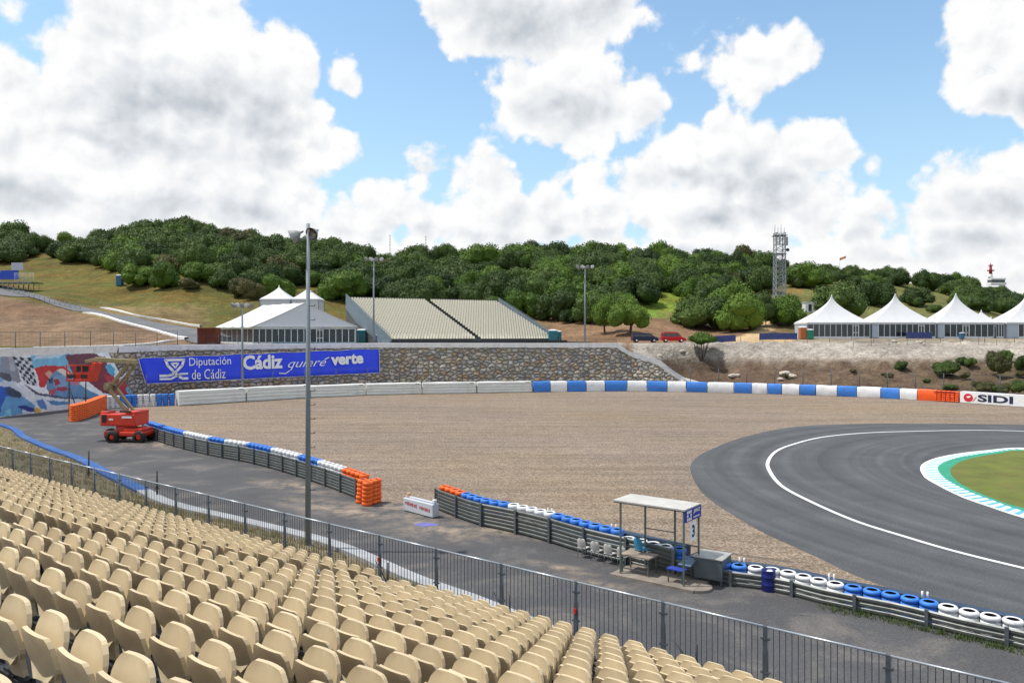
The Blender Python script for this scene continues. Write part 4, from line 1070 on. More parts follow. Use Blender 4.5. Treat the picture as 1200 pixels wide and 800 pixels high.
for j in range(yn+1):
    row = []
    for x in xs:
        ytop = 413.2; yb_ = HY+HC/float(ip(x, YS))*F
        xr = x
        lim = 121+(160-121)*j/yn       # slanting right edge of the painting
        if x > lim: xr = lim
        yb_ = HY+HC/float(ip(xr, YS))*F
        s_ = j/yn
        p = wp(xr, 1-s_, out=.05+.03); p.z = max(p.z, 0)
        row.append(p)
        py = HY+(HC-p.z)/(p.y+.08)*F
        wob = (math.sin(x*.9+py*.7)*.35, math.sin(x*.6-py*.8)*.3)
        c = (.84,.88,.92)
        for P_, cc in MP:
            if inpoly(xr+wob[0], py+wob[1], P_): c = cc
        cols.append((*c, 1))
    rws.append(row)
b.smooth = True; b.grid(rws)
mw = thing('mural_wall', 'concrete wall with a mural of a chequered flag and red and blue racing shapes', 'wall', tuple(wp(40, 0)))
o = b.build('painted_face', mural_mat(), mw)
ca = o.data.color_attributes.new('paint_colour', 'FLOAT_COLOR', 'POINT'); ca.data.foreach_set('color', np.array(cols, dtype=np.float32).ravel())
b = MB(); xs2 = np.arange(-300, 122, 6.0)
b.grid([[wp(x, s_) for x in xs2] for s_ in (0, 1)]); b.build('concrete_face', concrete, mw)
coping('coping', -300, 134, 1.6, 1.6, coping_m, mw, .60)

# ------------------------------------------------------------------ blue banner with lettering
BA, BB = at(163, 449, 96.5), at(445, 437, 113.2)
bd = V(BB.x-BA.x, BB.y-BA.y, 0); BLn = bd.length; brz = math.atan2(bd.y, bd.x); bux = bd.normalized()
bnr = thing('banner', 'long royal blue banner with white emblem and lettering hung on the stone wall', 'banner', (BA.x, BA.y, 0), brz)
def b_local(px, py):     # photo direction -> (along, height) on the banner plane
    dx, dy = (px-600)/F, 1.0
    # solve BA + s*bux = k*(dx,dy)
    A_ = np.array([[bux.x, -dx],[bux.y, -dy]]); s_, k_ = np.linalg.solve(A_, np.array([-BA.x, -BA.y]))
    return float(s_), float(HC-(py-HY)/F*k_)
banner_m = mat('royal_blue_banner', (.025,.065,.80), .5, 0, .10, .6, bump=.5, bscale=.9)
tl, tr, br_, bl_ = b_local(162,420), b_local(443.5,408.5), b_local(445,436.5), b_local(171,449.5)
rows_ = []; edge_rows = []
for j in range(7):
    v_ = j/6; row = []
    for i in range(61):
        u_ = i/60
        x = (tl[0]*(1-u_)+tr[0]*u_)*(1-v_)+(bl_[0]*(1-u_)+br_[0]*u_)*v_; z = (tl[1]*(1-u_)+tr[1]*u_)*(1-v_)+(bl_[1]*(1-u_)+br_[1]*u_)*v_
        z += .05*math.sin(u_*37)*(1-v_)**3
        row.append((x, .07*math.sin(u_*23+v_*2.5)+.045*math.sin(u_*61-v_*3)+.03*math.sin(u_*110+v_*5), z))
    rows_.append(row)
b = MB(); b.smooth = True; b.grid(rows_); o = b.build('fabric', banner_m, bnr, off=(0,0,0)); sm_ = o.modifiers.new('s', 'SOLIDIFY'); sm_.thickness = .012
b = MB()
per = rows_[0]+[r[-1] for r in rows_[1:]]+rows_[-1][::-1][1:]+[r[0] for r in rows_[::-1][1:]]
for a_, c_ in zip(per, per[1:]): b.beam(V(*a_)+V(0,-.02,0), V(*c_)+V(0,-.02,0), .09, .03)
b.build('white_hem', white_txt, bnr, off=(0,0,0))
def btext(s_, px0, px1, pyb, pyt, nm='lettering', bold=0.0, shear=0.0, pyb2=None):
    x0, z0 = b_local(px0, pyb); x1, z1 = b_local(px1, pyb2 if pyb2 is not None else pyb); _, zt = b_local(px0, pyt)
    a_ = math.atan2(z1-z0, x1-x0)
    return text_obj(s_, bnr, white_txt, Matrix.Translation((x0, -.17, z0)) @ Matrix.Rotation(-a_, 4, 'Y') @ FACE, (x1-x0), abs(zt-z0), nm, bold=bold, shear=shear, extr=.01)
btext('Diputación', 221.5, 270.5, 431.5, 419.2, pyb2=429.5)
btext('de Cádiz', 224.5, 264, 444.5, 432.8, pyb2=443)
btext('Cádiz', 284.5, 331, 433.5, 416.3, bold=.035, pyb2=431.3)
btext('quiere', 337, 382, 433.8, 421.5, bold=-.005, shear=.45, pyb2=431.5)
btext('verte', 387.5, 425.5, 428, 415.6, bold=.045, pyb2=425.6)
b = MB()
def bq(*pts):
    L_ = [b_local(*p) for p in pts]; b.quad(*[(x, -.17, z) for x, z in L_])
def stroke(pts, w):
    L_ = [V(b_local(*p)[0], -.17, b_local(*p)[1]) for p in pts]
    for a_, c_ in zip(L_, L_[1:]):
        d_ = (c_-a_).normalized()*(w*.3); b.beam(a_-d_, c_+d_, w, .02, up=(0,1,0))
def ZB(*p): return [(150+x/8, 400+y/8) for x, y in p]
stroke(ZB((345,175),(525,170)), .30)
stroke(ZB((350,175),(370,225),(420,275),(470,325),(510,345),(555,345)), .30)
stroke(ZB((522,172),(505,225),(455,275),(410,310),(370,320),(300,322)), .30)
stroke(ZB((405,205),(470,203),(442,245),(405,205)), .20)
stroke(ZB((300,352),(400,350),(440,330),(480,305),(555,300)), .24)
b.build('emblem', white_txt, bnr, off=(0,0,0))
b = MB(); stroke([(327,437),(334,437.5),(339,434)], .12); stroke([(380,421),(385,418.5)], .12); b.build('swash', white_txt, bnr, off=(0,0,0))

# ------------------------------------------------------------------ wire fences
wire_m = mat('fence_wire', (.10,.11,.12), .6, .5, .1)
post_m = mat('dark_fence_post', (.06,.075,.09), .5, .5, .2, 4)
def wire_fence(label, pts, h, pr=.04, wires=5, group=None, vert=0.0, pm=post_m, nm='wire_fence'):
    r = thing(nm, label, 'fence', tuple(pts[len(pts)//2]), 0, group)
    for p in pts:
        b = MB(); b.tube(p-V(0,0,.2), p+V(0,0,h), pr, 6); b.build('post', pm, r)
    b = MB()
    for a_, c_ in zip(pts, pts[1:]):
        for i in range(wires):
            z_ = .08+(h-.12)*i/(wires-1); b.beam(a_+V(0,0,z_), c_+V(0,0,z_), .012 if 0 < i < wires-1 else .03)
        if vert:
            n = max(1, int((c_-a_).length/vert))
            for i in range(1, n):
                q = a_.lerp(c_, i/n); b.beam(q+V(0,0,.05), q+V(0,0,h-.04), .010)
    b.build('wire_mesh', wire_m, r)
    return r
def on(px, dy, k=0.0): Y = float(ip(px, YS))+dy; return V((px-600)/F*Y, Y, h1(px, Y)+k)
wire_fence('dark wire fence along the top of the mural wall', [on(px, 2.4) for px in (-40,-10,18,47,76,106,133,159,184,208)], 2.3, wires=7, vert=.5)
wire_fence('dark wire fence on the wall between the banner top and the white marquee', [on(px, 2.4) for px in (208,232,256,279,303,326,350,373,396,420,440)], 1.7, wires=6, vert=.6)
wire_fence('thin wire fence in front of the pale grandstand', [on(px, 2.2) for px in range(446, 724, 23)], 1.1, pr=.03, wires=4, vert=.6)
# catch fence posts between the tyre wall and the stone wall
wire_fence('tall thin catch fence standing before the stone wall and banner', [bp(px, 2.3) for px in range(172, 700, 37)], 3.6, pr=.05, wires=6)
wire_fence('tall thin catch fence before the access ramp and earth bank', [bp(px, 2.2) for px in (742,776,809,842,875,908,941,974,1007,1040,1073,1106,1139,1172,1205,1240)], 3.4, pr=.05, wires=6)
def hy(px, Y, k=0.0): return V((px-600)/F*Y, Y, h1(px, Y)+k)
wire_fence('long low fence along the crest of the earth bank below the pagoda tents', [hy(px, 139.5) for px in range(868, 1260, 26)], 1.0, wires=3, vert=1.0)
wire_fence('second low fence on the earth bank slope under the crest', [hy(px, 134+.004*(px-900)) for px in range(1000, 1260, 21)], 1.5, pr=.03, wires=3)
blue_net = mat('blue_netting', (.04,.06,.22), .7, 0, .2, 2)
for i, (a_, c_, Y_) in enumerate([(832,862,146.5),(890,934,146.5),(1062,1092,148.3)]):
    pts = [hy(px, Y_) for px in np.linspace(a_, c_, 5)]
    r = thing('netting_fence', 'low blue netting fence on the terrace, %s from the left' % ordn(i+1), 'fence', tuple(pts[2]), 0, 'blue netting fences')
    b = MB(); b.grid([[p+V(0,0,.05) for p in pts],[p+V(0,0,1.25) for p in pts]]); o = b.build('netting', blue_net, r); s2 = o.modifiers.new('s','SOLIDIFY'); s2.thickness = .03
    for p in pts:
        b = MB(); b.tube(p, p+V(0,0,1.35), .04, 6); b.build('post', post_m, r)
# two thin posts by the near railing on the left
for i, (px, py, h) in enumerate([(104, 560, 1.9), (184, 574, 1.35)]):
    p = gz(px, py+8); b = MB(); b.tube(p, p+V(0,0,h), .04, 6); b.box(p+V(0,0,h*.35), (.12,.12,.16)); o = b.build('marker_post', dark_m, off=tuple(p))
    tag(o, 'thin dark post standing on the bank behind the railings, %s' % ('the taller, near the blue edging' if i == 0 else 'the shorter, beside the white edging'), 'post')

# ------------------------------------------------------------------ light poles
pole_m = mat('grey_pole_paint', (.19,.22,.24), .6, .0, .15, 3)
bowl_in = mat('lamp_reflector', (.34,.29,.22), .3, .7, .15, 3)
bowl_out = mat('lamp_housing', (.33,.34,.34), .45, .5, .12, 3)
def bowl(r, name, c, dirv, rad, dep):
    M_ = Vector(dirv).to_track_quat('Z', 'Y').to_matrix().to_4x4()
    b = MB(); b.lathe([(rad*.16,-dep*1.25),(rad*.22,-dep*.9),(rad*.45,-dep*.75),(rad*.80,-dep*.35),(rad,0),(rad*1.05,.015)], M=M_, n=20, c=(0,0,0)); b.lathe([(.001,-dep*1.25),(rad*.16,-dep*1.25)], M=M_, n=20)
    o = b.build(name, bowl_out, r, off=(0,0,0)); o.location = c
    b = MB(); b.lathe([(rad*.10,-dep*.70),(rad*.42,-dep*.70),(rad*.76,-dep*.32),(rad*.97,0)], M=M_, n=20); i_ = b.build('reflector', bowl_in, o, off=(0,0,0))
    b = MB(); b.lathe([(.001,.0),(rad*.14,-.03),(rad*.16,-.2),(.10*rad,-dep*.7)], M=M_, n=12); b.build('bulb', bowl_out, o, off=(0,0,0))
pb = gz(361, 646); r = thing('light_pole', 'tall grey light pole with climbing pegs and two round floodlights, nearest of the poles', 'light pole', tuple(pb), 0, 'light poles')
HPL = (HC+(HY-262)/F*pb.y)
b = MB(); b.tube((0,0,0),(0,0,HPL),.115,16,.068); b.lathe([(.001,.25),(.25,.25),(.25,0)], n=12); b.build('pole', pole_m, r, off=(0,0,0))
b = MB()
z_ = 2.4
while z_ < HPL-1.6:
    b.tube((.08,0,z_),(.27,-.02,z_),.012,6); b.box((.27,-.02,z_+.03),(.02,.03,.07)); z_ += .55
b.build('climbing_pegs', dark_m, r, off=(0,0,0))
s31 = pb.y/F
b = MB(); b.beam((-.55,0,HPL-.62),(.28,0,HPL-.55),.05); b.build('cross_arm', pole_m, r, off=(0,0,0))
bowl(r, 'floodlight', (.17,-.1,HPL-.42), (-.35,-.75,-.45), .26, .34)
bowl(r, 'floodlight', (-.62,-.05,HPL-.52), (-.80,-.05,-.42), .27, .40)
def far_pole(px, Y, ytop, label, nl=4, base=None):
    z0 = h1(px, Y) if base is None else base; X = (px-600)/F*Y; zt = HC+(HY-ytop)/F*Y; h = zt-z0
    r = thing('light_pole', label, 'light pole', (X, Y, z0), 0, 'light poles')
    b = MB(); b.tube((0,0,-.2),(0,0,h),.16,10,.10); b.build('pole', pole_m, r, off=(0,0,0))
    b = MB(); b.beam((-1.3,0,h-.25),(1.3,0,h-.25),.10); b.build('cross_arm', pole_m, r, off=(0,0,0))
    for i in range(nl):
        x = -1.2+2.4*i/(nl-1); b = MB(); M_ = Vector((x*.5,-.8,-.5)).to_track_quat('Z','Y').to_matrix().to_4x4()
        b.lathe([(.05,-.35),(.20,-.22),(.34,0),(.30,.02),(.001,.0)], M=M_, n=12); o = b.build('floodlight', white_tyre if i % 2 else bowl_out, r, off=(0,0,0)); o.location = (x,-.1,h-.1)
    return r
far_pole(438, 121.5, 303, 'slender light pole standing in front of the left end of the pale grandstand')
far_pole(685.5, 127, 312, 'slender light pole between the pale grandstand and the parked cars')
r = far_pole(284, 99, 357, 'shorter light pole with a cluster of lamps crossing the blue banner', nl=5, base=0)

# ------------------------------------------------------------------ marshal shelter and the things around it
c1, c2, c3, c4 = at(718,585,27.9), at(801,597,26.3), at(823,590,27.2), at(742,577,29.1)
kd = V(.80,-.60,0).normalized(); ks_ = V(.60,.80,0).normalized()
K0 = V(c1.x, c1.y, 0); krz = math.atan2(kd.y, kd.x); KW, KD, KH = 2.72, 1.32, 2.62
sh = thing('marshal_shelter', 'open steel marshal shelter with a flat pale roof, a blue sign and the number 3', 'shelter', tuple(K0), krz)
b = MB(); b.box((KW/2,KD/2,KH),(KW,KD,.05)); b.build('roof', mat('pale_roof_sheet', (.46,.45,.42), .7, .1, .15, 2, dirt=.4, dirtcol=(.33,.31,.28)), sh, off=(0,0,0))
b = MB()
for z_ in (KH-.045,): 
    b.box((KW/2,.05,z_),(KW-.02,.045,.045)); b.box((KW/2,KD-.05,z_),(KW-.02,.045,.045)); b.box((.05,KD/2,z_),(.045,KD-.15,.045)); b.box((KW-.05,KD/2,z_),(.045,KD-.15,.045))
b.build('roof_frame', galv_dark, sh, off=(0,0,0))
green_steel = mat('green_grey_steel', (.15,.20,.18), .5, .5, .2, 4)
for (x, y) in ((.28,.06),(KW-.06,.06),(.62,KD-.06),(1.78,KD-.06),(KW-.06,KD-.06)):
    b = MB(); b.box((x,y,KH/2-.02),(.055,.055,KH-.06)); b.build('post', green_steel, sh, off=(0,0,0))
b = MB(); b.beam((.62,KD-.06,1.15),(KW-.06,KD-.06,1.15),.03); b.beam((.62,KD-.06,1.5),(1.78,KD-.06,1.5),.03)
b.beam((KW-.06,.06,1.0),(KW-.06,KD-.06,1.0),.03); b.build('guard_rail', galv_dark, sh, off=(0,0,0))
b = MB(); b.box((1.55,.55,.05),(3.1,1.5,.10)); b.lathe([(.001,.10),(.5,.10),(.5,0)], c=(3.0,.35,-.006), n=20, sm=False); b.build('concrete_plinth', mat('stained_concrete', (.22,.19,.16), .9, 0, .25, 2, dirt=.5, dirtcol=(.12,.10,.08)), sh, off=(0,0,0))
blue_sign = mat('blue_sign_panel', (.02,.03,.30), .5, 0, .1)
SIDE = Matrix.Translation((KW+.02, 0, 0)) @ Matrix.Rotation(R(90), 4, 'Z') @ FACE
b = MB(); b.box((KW+.0,KD/2,KH-.22),(.02,KD-.02,.40)); b.build('blue_sign', blue_sign, sh, off=(0,0,0))
text_obj('JEREZ', sh, white_txt, Matrix.Translation((KW+.016, .66, KH-.22)) @ Matrix.Rotation(R(90), 4, 'Z') @ FACE, .56, .15, extr=.002, shear=.2, bold=.02)
b = MB()
for i in range(3):
    for j in range(3):
        if (i, j) != (1, 1): b.box((KW+.016,.20+i*.13,KH-.34+j*.12),(.008,.10,.09))
for i in range(7): b.box((KW+.016,.68+i*.075,KH-.33),(.008,.05,.045))
b.build('sign_marks', white_txt, sh, off=(0,0,0))
b = MB(); b.box((KW+.0,.66,KH-.80),(.02,.46,.62)); b.build('number_card', white_txt, sh, off=(0,0,0))
text_obj('3', sh, navy_txt, Matrix.Translation((KW+.016, .55, KH-1.0)) @ Matrix.Rotation(R(90), 4, 'Z') @ FACE, .22, .42, name='number', extr=.002, bold=.03)
def kp(x, y, z=0): return K0+kd*x+ks_*y+V(0,0,z)
# bench-table, chairs, blue seat, box, barrel
tb = thing('work_table', 'low steel table with a worn wooden top inside the marshal shelter', 'table', tuple(kp(.75,.55,.1)), krz)
b = MB(); b.box((0,0,.62),(1.15,.75,.05)); b.build('table_top', mat('worn_wood', (.26,.21,.17), .8, 0, .3, 4), tb, off=(0,0,0))
for x in (-.5,.5):
    for y in (-.3,.3): b = MB(); b.box((x,y,.30),(.04,.04,.60)); b.build('leg', galv, tb, off=(0,0,0))
b = MB(); b.beam((-.5,-.3,.15),(.5,-.3,.15),.03); b.beam((.5,-.3,.2),(.5,.3,.2),.03); b.build('stretcher', galv_dark, tb, off=(0,0,0))
def shell_chair(label, loc, rz, m, group, legs=True, h=.43):
    r = thing('plastic_chair', label, 'chair', tuple(loc), rz, group)
    b = MB(); shell(b, [(h,.20,-.16),(h+.12,.215,-.19),(h+.28,.21,-.21),(h+.38,.18,-.22),(h+.42,.11,-.222)], .05, .02)
    b.build('backrest', m, r, off=(0,0,0))
    b = MB(); b.box((0,.03,h),(.42,.40,.03)); b.build('seat', m, r, off=(0,0,0), bevel=.012)
    for x in (-.17,.17):
        for y in (-.13,.17): b = MB(); b.tube((x,y,h-.02),(x*1.15,y*1.2,0),.014,6); b.build('leg', galv, r, off=(0,0,0))
    return r
teal_chair = mat('turquoise_plastic', (.03,.22,.38), .45, 0, .1); grey_chair = mat('pale_grey_plastic', (.48,.47,.46), .5, 0, .12, 4, dirt=.4, dirtcol=(.3,.28,.26))
shell_chair('turquoise plastic chair standing in the marshal shelter behind the table', kp(.62,.95,.1)+V(0,0,.28), krz+R(-20), teal_chair, None)
for i in range(4):
    p = AP2s[0]; q_ = gz(683.5+i*15.5, 653+i*3.6)
    shell_chair('pale grey plastic chair, %s from the left in the row beside the shelter' % ordn(i+1), V(q_.x, q_.y, .0), krz+R(180)+R([0,3,-4,2][i]) if 0 else krz+R([0,3,-4,2][i]), grey_chair, 'grey chairs by the barrier', h=.44).scale = (.86,.86,.88)
bs = thing('bench', 'low blue and grey seat under the number 3 end of the shelter', 'bench', tuple(kp(KW-.42,.52,.1)), krz)
b = MB(); b.box((0,-.22,.45),(.62,.35,.04)); b.build('seat', mat('deep_blue_plastic', (.02,.05,.32), .5), bs, off=(0,0,0))
b = MB(); b.box((.2,.22,.62),(.45,.62,.04), M=Matrix.Rotation(R(12),4,'X')); b.build('table_top', mat('steel_blue_panel', (.10,.17,.24), .5, .2), bs, off=(0,0,0))
for x in (-.25,.25):
    for y in (-.35,.4): b = MB(); b.box((x,y,.22),(.035,.035,.44)); b.build('leg', galv_dark, bs, off=(0,0,0))
q_ = gz(812, 687); 
bx = thing('tool_chest', 'grey steel chest on short legs with a pale scuffed lid beside the shelter', 'chest', tuple(gz(834, 681)), R(-32))
b = MB(); b.box((0,.1,.52),(.98,1.02,.68)); b.build('body', mat('blue_grey_steel', (.13,.16,.18), .45, .5, .15, 3), bx, off=(0,0,0), bevel=.01)
b = MB(); b.box((0,.1,.885),(1.04,1.08,.04)); b.build('lid', mat('scuffed_lid', (.38,.38,.35), .5, .3, .25, 5, dirt=.4, dirtcol=(.22,.20,.18)), bx, off=(0,0,0), bevel=.01)
for x in (-.44,.44):
    for y in (-.36,.56): b = MB(); b.box((x,y,.09),(.06,.06,.18)); b.build('leg', galv_dark, bx, off=(0,0,0))
q_ = gz(900.5, 692)
b = MB(); b.lathe([(.001,0),(.21,0),(.225,.03),(.225,.20),(.235,.22),(.225,.24),(.225,.46),(.235,.48),(.225,.50),(.22,.68),(.23,.70),(.20,.70),(.19,.55),(.001,.52)], n=20)
o = b.build('barrel', mat('dark_blue_plastic', (.012,.02,.16), .45)); o.location = q_; tag(o, 'dark blue plastic barrel against the crash barrier right of the steel chest', 'barrel')

# ------------------------------------------------------------------ articulated boom lift
LP = gz(147, 516.5); lf = thing('boom_lift', 'orange-red articulated boom lift with cream boom and raised basket on the service road', 'boom lift', tuple(LP), R(-6))
k_ = LP.y/F
def lz(px, py, y=0.0): return V((px-147)*k_, y, (516.5-py)*k_)
b = MB(); b.box((.25,0,.62),(3.3,1.3,.42)); b.box((1.15,-.25,.70),(1.9,1.9,.30)); b.box((1.2,-.2,.98),(1.5,1.6,.26)); b.lathe([(.001,1.35),(.75,1.35),(.75,.8)], n=20, c=(.1,0,0)); b.build('chassis', red_m, lf, off=(0,0,0), bevel=.06)
for (x, y) in ((-1.35,-.85),(-.35+.0,-1.15),(-1.0,1.15),(1.55,1.0),(1.75,-1.0)):
    if x == -1.35: y = .2
    M_ = Matrix.Translation((x,y,.45)) @ Matrix.Rotation(R(90),4,'X') @ Matrix.Rotation(0,4,'Z')
    b = MB(); b.lathe([(.26,-.21),(.44,-.21),(.50,-.13),(.50,.13),(.44,.21),(.26,.21)], n=24, M=M_); w_ = b.build('wheel', black_rub, lf, off=(0,0,0))
    b = MB(); b.lathe([(.001,-.14),(.12,-.16),(.24,-.10),(.24,.10),(.12,.16),(.001,.14)], n=16, M=M_); b.build('rim', red_m, w_, off=(0,0,0))
b = MB(); b.box((-.05,0,1.75),(2.9,2.0,.95)); b.box((-1.25,-.3,1.95),(.6,1.2,.9)); b.box((1.0,0,2.3),(.9,1.9,.28)); b.build('turret', red_m, lf, off=(0,0,0), bevel=.10)
b = MB(); b.box((-1.12,-1.02,1.85),(.34,.05,.60)); b.box((.62,-1.0,2.42),(.9,.1,.12)); b.build('engine_vent', dark_m, lf, off=(0,0,0))
b = MB(); b.box((.75,-1.03,1.98),(.8,.02,.16)); b.box((-.55,-1.03,1.80),(.35,.02,.12)); b.build('white_marks', white_txt, lf, off=(0,0,0))
def boom(name, p, q, w, h): b = MB(); b.beam(p, q, w, h, up=(0,1,0)); return b.build(name, boom_m, lf, off=(0,0,0), bevel=.03)
boom('lower_boom', lz(153,487,-.12), lz(126,453,-.12), .24, .24)
boom('lower_link', lz(157,484,.28), lz(131,452,.28), .20, .20)
boom('riser_boom', lz(125,457), lz(152,424), .24, .26)
boom('riser_link', lz(130,458,.3), lz(157,428,.3), .20, .20)
boom('main_boom', lz(163,424,-.25), lz(112,421,-.25), .36, .30)
boom('fly_boom', lz(116,420.5,-.25), lz(100,424,-.25), .28, .26)
for (px, py) in ((126.5,453),(154,424)):
    b = MB(); b.tube(lz(px,py,-.45), lz(px,py,.5), .20, 14); b.box(lz(px,py), (.5,.5,.6)); b.build('boom_joint', boom_m, lf, off=(0,0,0))
b = MB(); b.tube(lz(133,455,.05), lz(147,437,.05), .07, 10); b.tube(lz(140,470,.1), lz(150,480,.1), .08, 10); b.build('hydraulic_ram', mat('chrome_rod', (.5,.5,.5), .2, .9), lf, off=(0,0,0))
bk = MB(); 
bc = lz(96,436,-.3)
bw_, bd_, bh_ = 1.9, 1.0, 1.3
z0 = -bh_/2
bk.box(bc+V(0,0,z0),(bw_,bd_,.12))
for z_ in (.05, .55, 1.2): 
    for y in (-bd_/2, bd_/2): bk.beam(bc+V(-bw_/2,y,z0+z_), bc+V(bw_/2,y,z0+z_), .07)
    for x in (-bw_/2, bw_/2): bk.beam(bc+V(x,-bd_/2,z0+z_), bc+V(x,bd_/2,z0+z_), .07)
for x in np.linspace(-bw_/2, bw_/2, 4):
    for y in (-bd_/2, bd_/2): bk.beam(bc+V(x,y,z0), bc+V(x,y,z0+1.2), .07)
bk.box(bc+V(.1,0,z0+.28),(bw_*.9,.05,.40))
bk.prism([bc+V(.55,-.5,z0), bc+V(1.15,-.5,z0+1.45), bc+V(1.35,-.5,z0+1.35), bc+V(.95,-.5,z0)], (0,1.0,0))
bkt = bk.build('basket', red_m, lf, off=(0,0,0))
b = MB(); b.box(bc+V(.25,-.1,z0+1.0),(.95,.5,.55)); b.box(bc+V(-.5,-.56,z0+.35),(.7,.02,.3)); b.box(bc+V(.5,-.56,z0+.35),(.5,.02,.3)); b.build('control_box', dark_m, bkt, off=(0,0,0))
# mesh panels on legs standing behind the lift
r = thing('signal_gantry', 'dark thin steel stand on tall legs behind the raised lift basket', 'stand', tuple(gz(92, 489)), 0)
gp = gz(92, 489); kk = gp.y/F
b = MB(); b.tube((-11*kk,0,0),(-11*kk,0,47*kk),.06,6); b.build('leg', dark_m, r, off=(0,0,0))
b = MB(); b.tube((8.5*kk,0,0),(8.5*kk,0,45*kk),.06,6); b.build('leg', dark_m, r, off=(0,0,0))
b = MB(); b.tube((-10*kk,0,34*kk),(-1*kk,0,6*kk),.05,6); b.build('brace', dark_m, r, off=(0,0,0))
# ------------------------------------------------------------------ white marquee on the plateau
def quad_wall(b, p, q, z0, z1): b.quad(V(p.x,p.y,z0), V(q.x,q.y,z0), V(q.x,q.y,z1), V(p.x,p.y,z1))
Fc, Rc, Lc = V(-45.5,139.5,0), V(-27.4,138.6,0), V(-56.2,151.5,0)
zb = h1(pxof(Fc.x,Fc.y), Fc.y); WH = 3.1; RZ_ = 4.2
mq = thing('marquee', 'large white frame marquee with dark window walls on the plateau behind the blue banner', 'marquee', (Fc.x,Fc.y,zb))
ap = (Fc+Rc)/2; back = Lc-Fc; Bc = Rc+back; ab = ap+back
e_ = zb+WH
b = MB(); b.smooth = False
ov = (Fc-Rc).normalized()*.35; oy = back.normalized()*.3
def sag(p0, p1, n=8, s_=.12): return [p0.lerp(p1, i/n)-V(0,0,s_*math.sin(math.pi*i/n)) for i in range(n+1)]
A_ = V(Fc.x,Fc.y,e_)+ov-oy; B_ = V(ap.x,ap.y,e_+RZ_)-oy; C_ = V(Rc.x,Rc.y,e_)-ov-oy
A2_ = V(Lc.x,Lc.y,e_)+ov+oy; B2_ = V(ab.x,ab.y,e_+RZ_)+oy; C2_ = V(Bc.x,Bc.y,e_)-ov+oy
NB_ = 4
rows_ = []
for i in range(NB_*4+1):
    t_ = i/(NB_*4); dz = -.10*abs(math.sin(math.pi*i/4)); rows_.append([p+V(0,0,dz) for p in sag(A_.lerp(A2_,t_), B_.lerp(B2_,t_))]+[p+V(0,0,dz) for p in sag(B_.lerp(B2_,t_), C_.lerp(C2_,t_))[1:]])
b.grid(rows_); b.build('roof', white_fabric, mq)
b = MB(); b.quad(V(Fc.x,Fc.y,e_-.05), V(Rc.x,Rc.y,e_-.05), V(ap.x,ap.y,e_+RZ_-.1)); b.build('gable', white_fabric, mq)
b = MB(); b.quad(V(Lc.x,Lc.y,e_-.05), V(Bc.x,Bc.y,e_-.05), V(ab.x,ab.y,e_+RZ_-.1)); b.build('gable', white_fabric, mq)
b = MB()
b.beam(A_-V(0,0,.2), A2_-V(0,0,.2), .08, .4, up=(1,0,0)); b.beam(A_-V(0,0,.2), C_-V(0,0,.2), .08, .4, up=(0,1,0)); b.build('valance', white_fabric, mq)
def window_wall(par, p, q, z0, z1, n, door=None, frame_m=cream_wall, plinth=.35, fr=.13, wall_back=True):
    d_ = (q-p); nn = V(d_.y,-d_.x,0).normalized()
    if nn.y > 0: nn = -nn
    L_ = d_.length
    b = MB(); a_ = V(p.x,p.y,z0+plinth/2); c_ = V(q.x,q.y,z0+plinth/2); b.beam(a_, c_, .12, plinth, up=tuple(nn)) if 0 else b.prism([V(p.x,p.y,z0),V(q.x,q.y,z0),V(q.x,q.y,z0+plinth),V(p.x,p.y,z0+plinth)], -nn*.1)
    for i in range(n+1):
        c = p.lerp(q, i/n); b.beam(V(c.x,c.y,z0+plinth), V(c.x,c.y,z1), fr, fr, up=tuple(nn))
    b.beam(V(p.x,p.y,z1-.05), V(q.x,q.y,z1-.05), fr*.9, fr*.9, up=tuple(nn)); b.build('window_frame', frame_m, par)
    for i in range(n):
        a_, c_ = p.lerp(q, i/n), p.lerp(q, (i+1)/n)
        b = MB(); b.prism([V(a_.x,a_.y,z0+plinth),V(c_.x,c_.y,z0+plinth),V(c_.x,c_.y,z1-.08),V(a_.x,a_.y,z1-.08)], -nn*.03); o = b.build('window_pane', glass_m, par)
        if door is not None and i == door:
            b = MB(); m_ = nn*.06; mid = (a_+c_)/2
            b.beam(V(mid.x,mid.y,z0)+m_, V(mid.x,mid.y,z1-.1)+m_, .10); 
            for z_ in (z0+.1, z0+1.1, z1-.3): b.beam(V(a_.x,a_.y,z_)+m_, V(c_.x,c_.y,z_)+m_, .10)
            for e2 in (a_, c_): b.beam(V(e2.x,e2.y,z0)+m_, V(e2.x,e2.y,z1-.2)+m_, .12)
            b.build('door', white_paint, par)
window_wall(mq, Fc, Rc, zb, e_-.35, 16, door=10)
window_wall(mq, Lc, Fc, zb, e_-.35, 7, fr=.09)
window_wall(mq, Bc, Rc, zb, e_-.35, 8)
b = MB(); b.box(((Fc.x+Rc.x)/2+2, Fc.y-.6, zb+.15),(14.5,1.0,.3)); b.build('blue_step', mat('pale_blue_step', (.16,.34,.52), .6, 0, .1), mq)

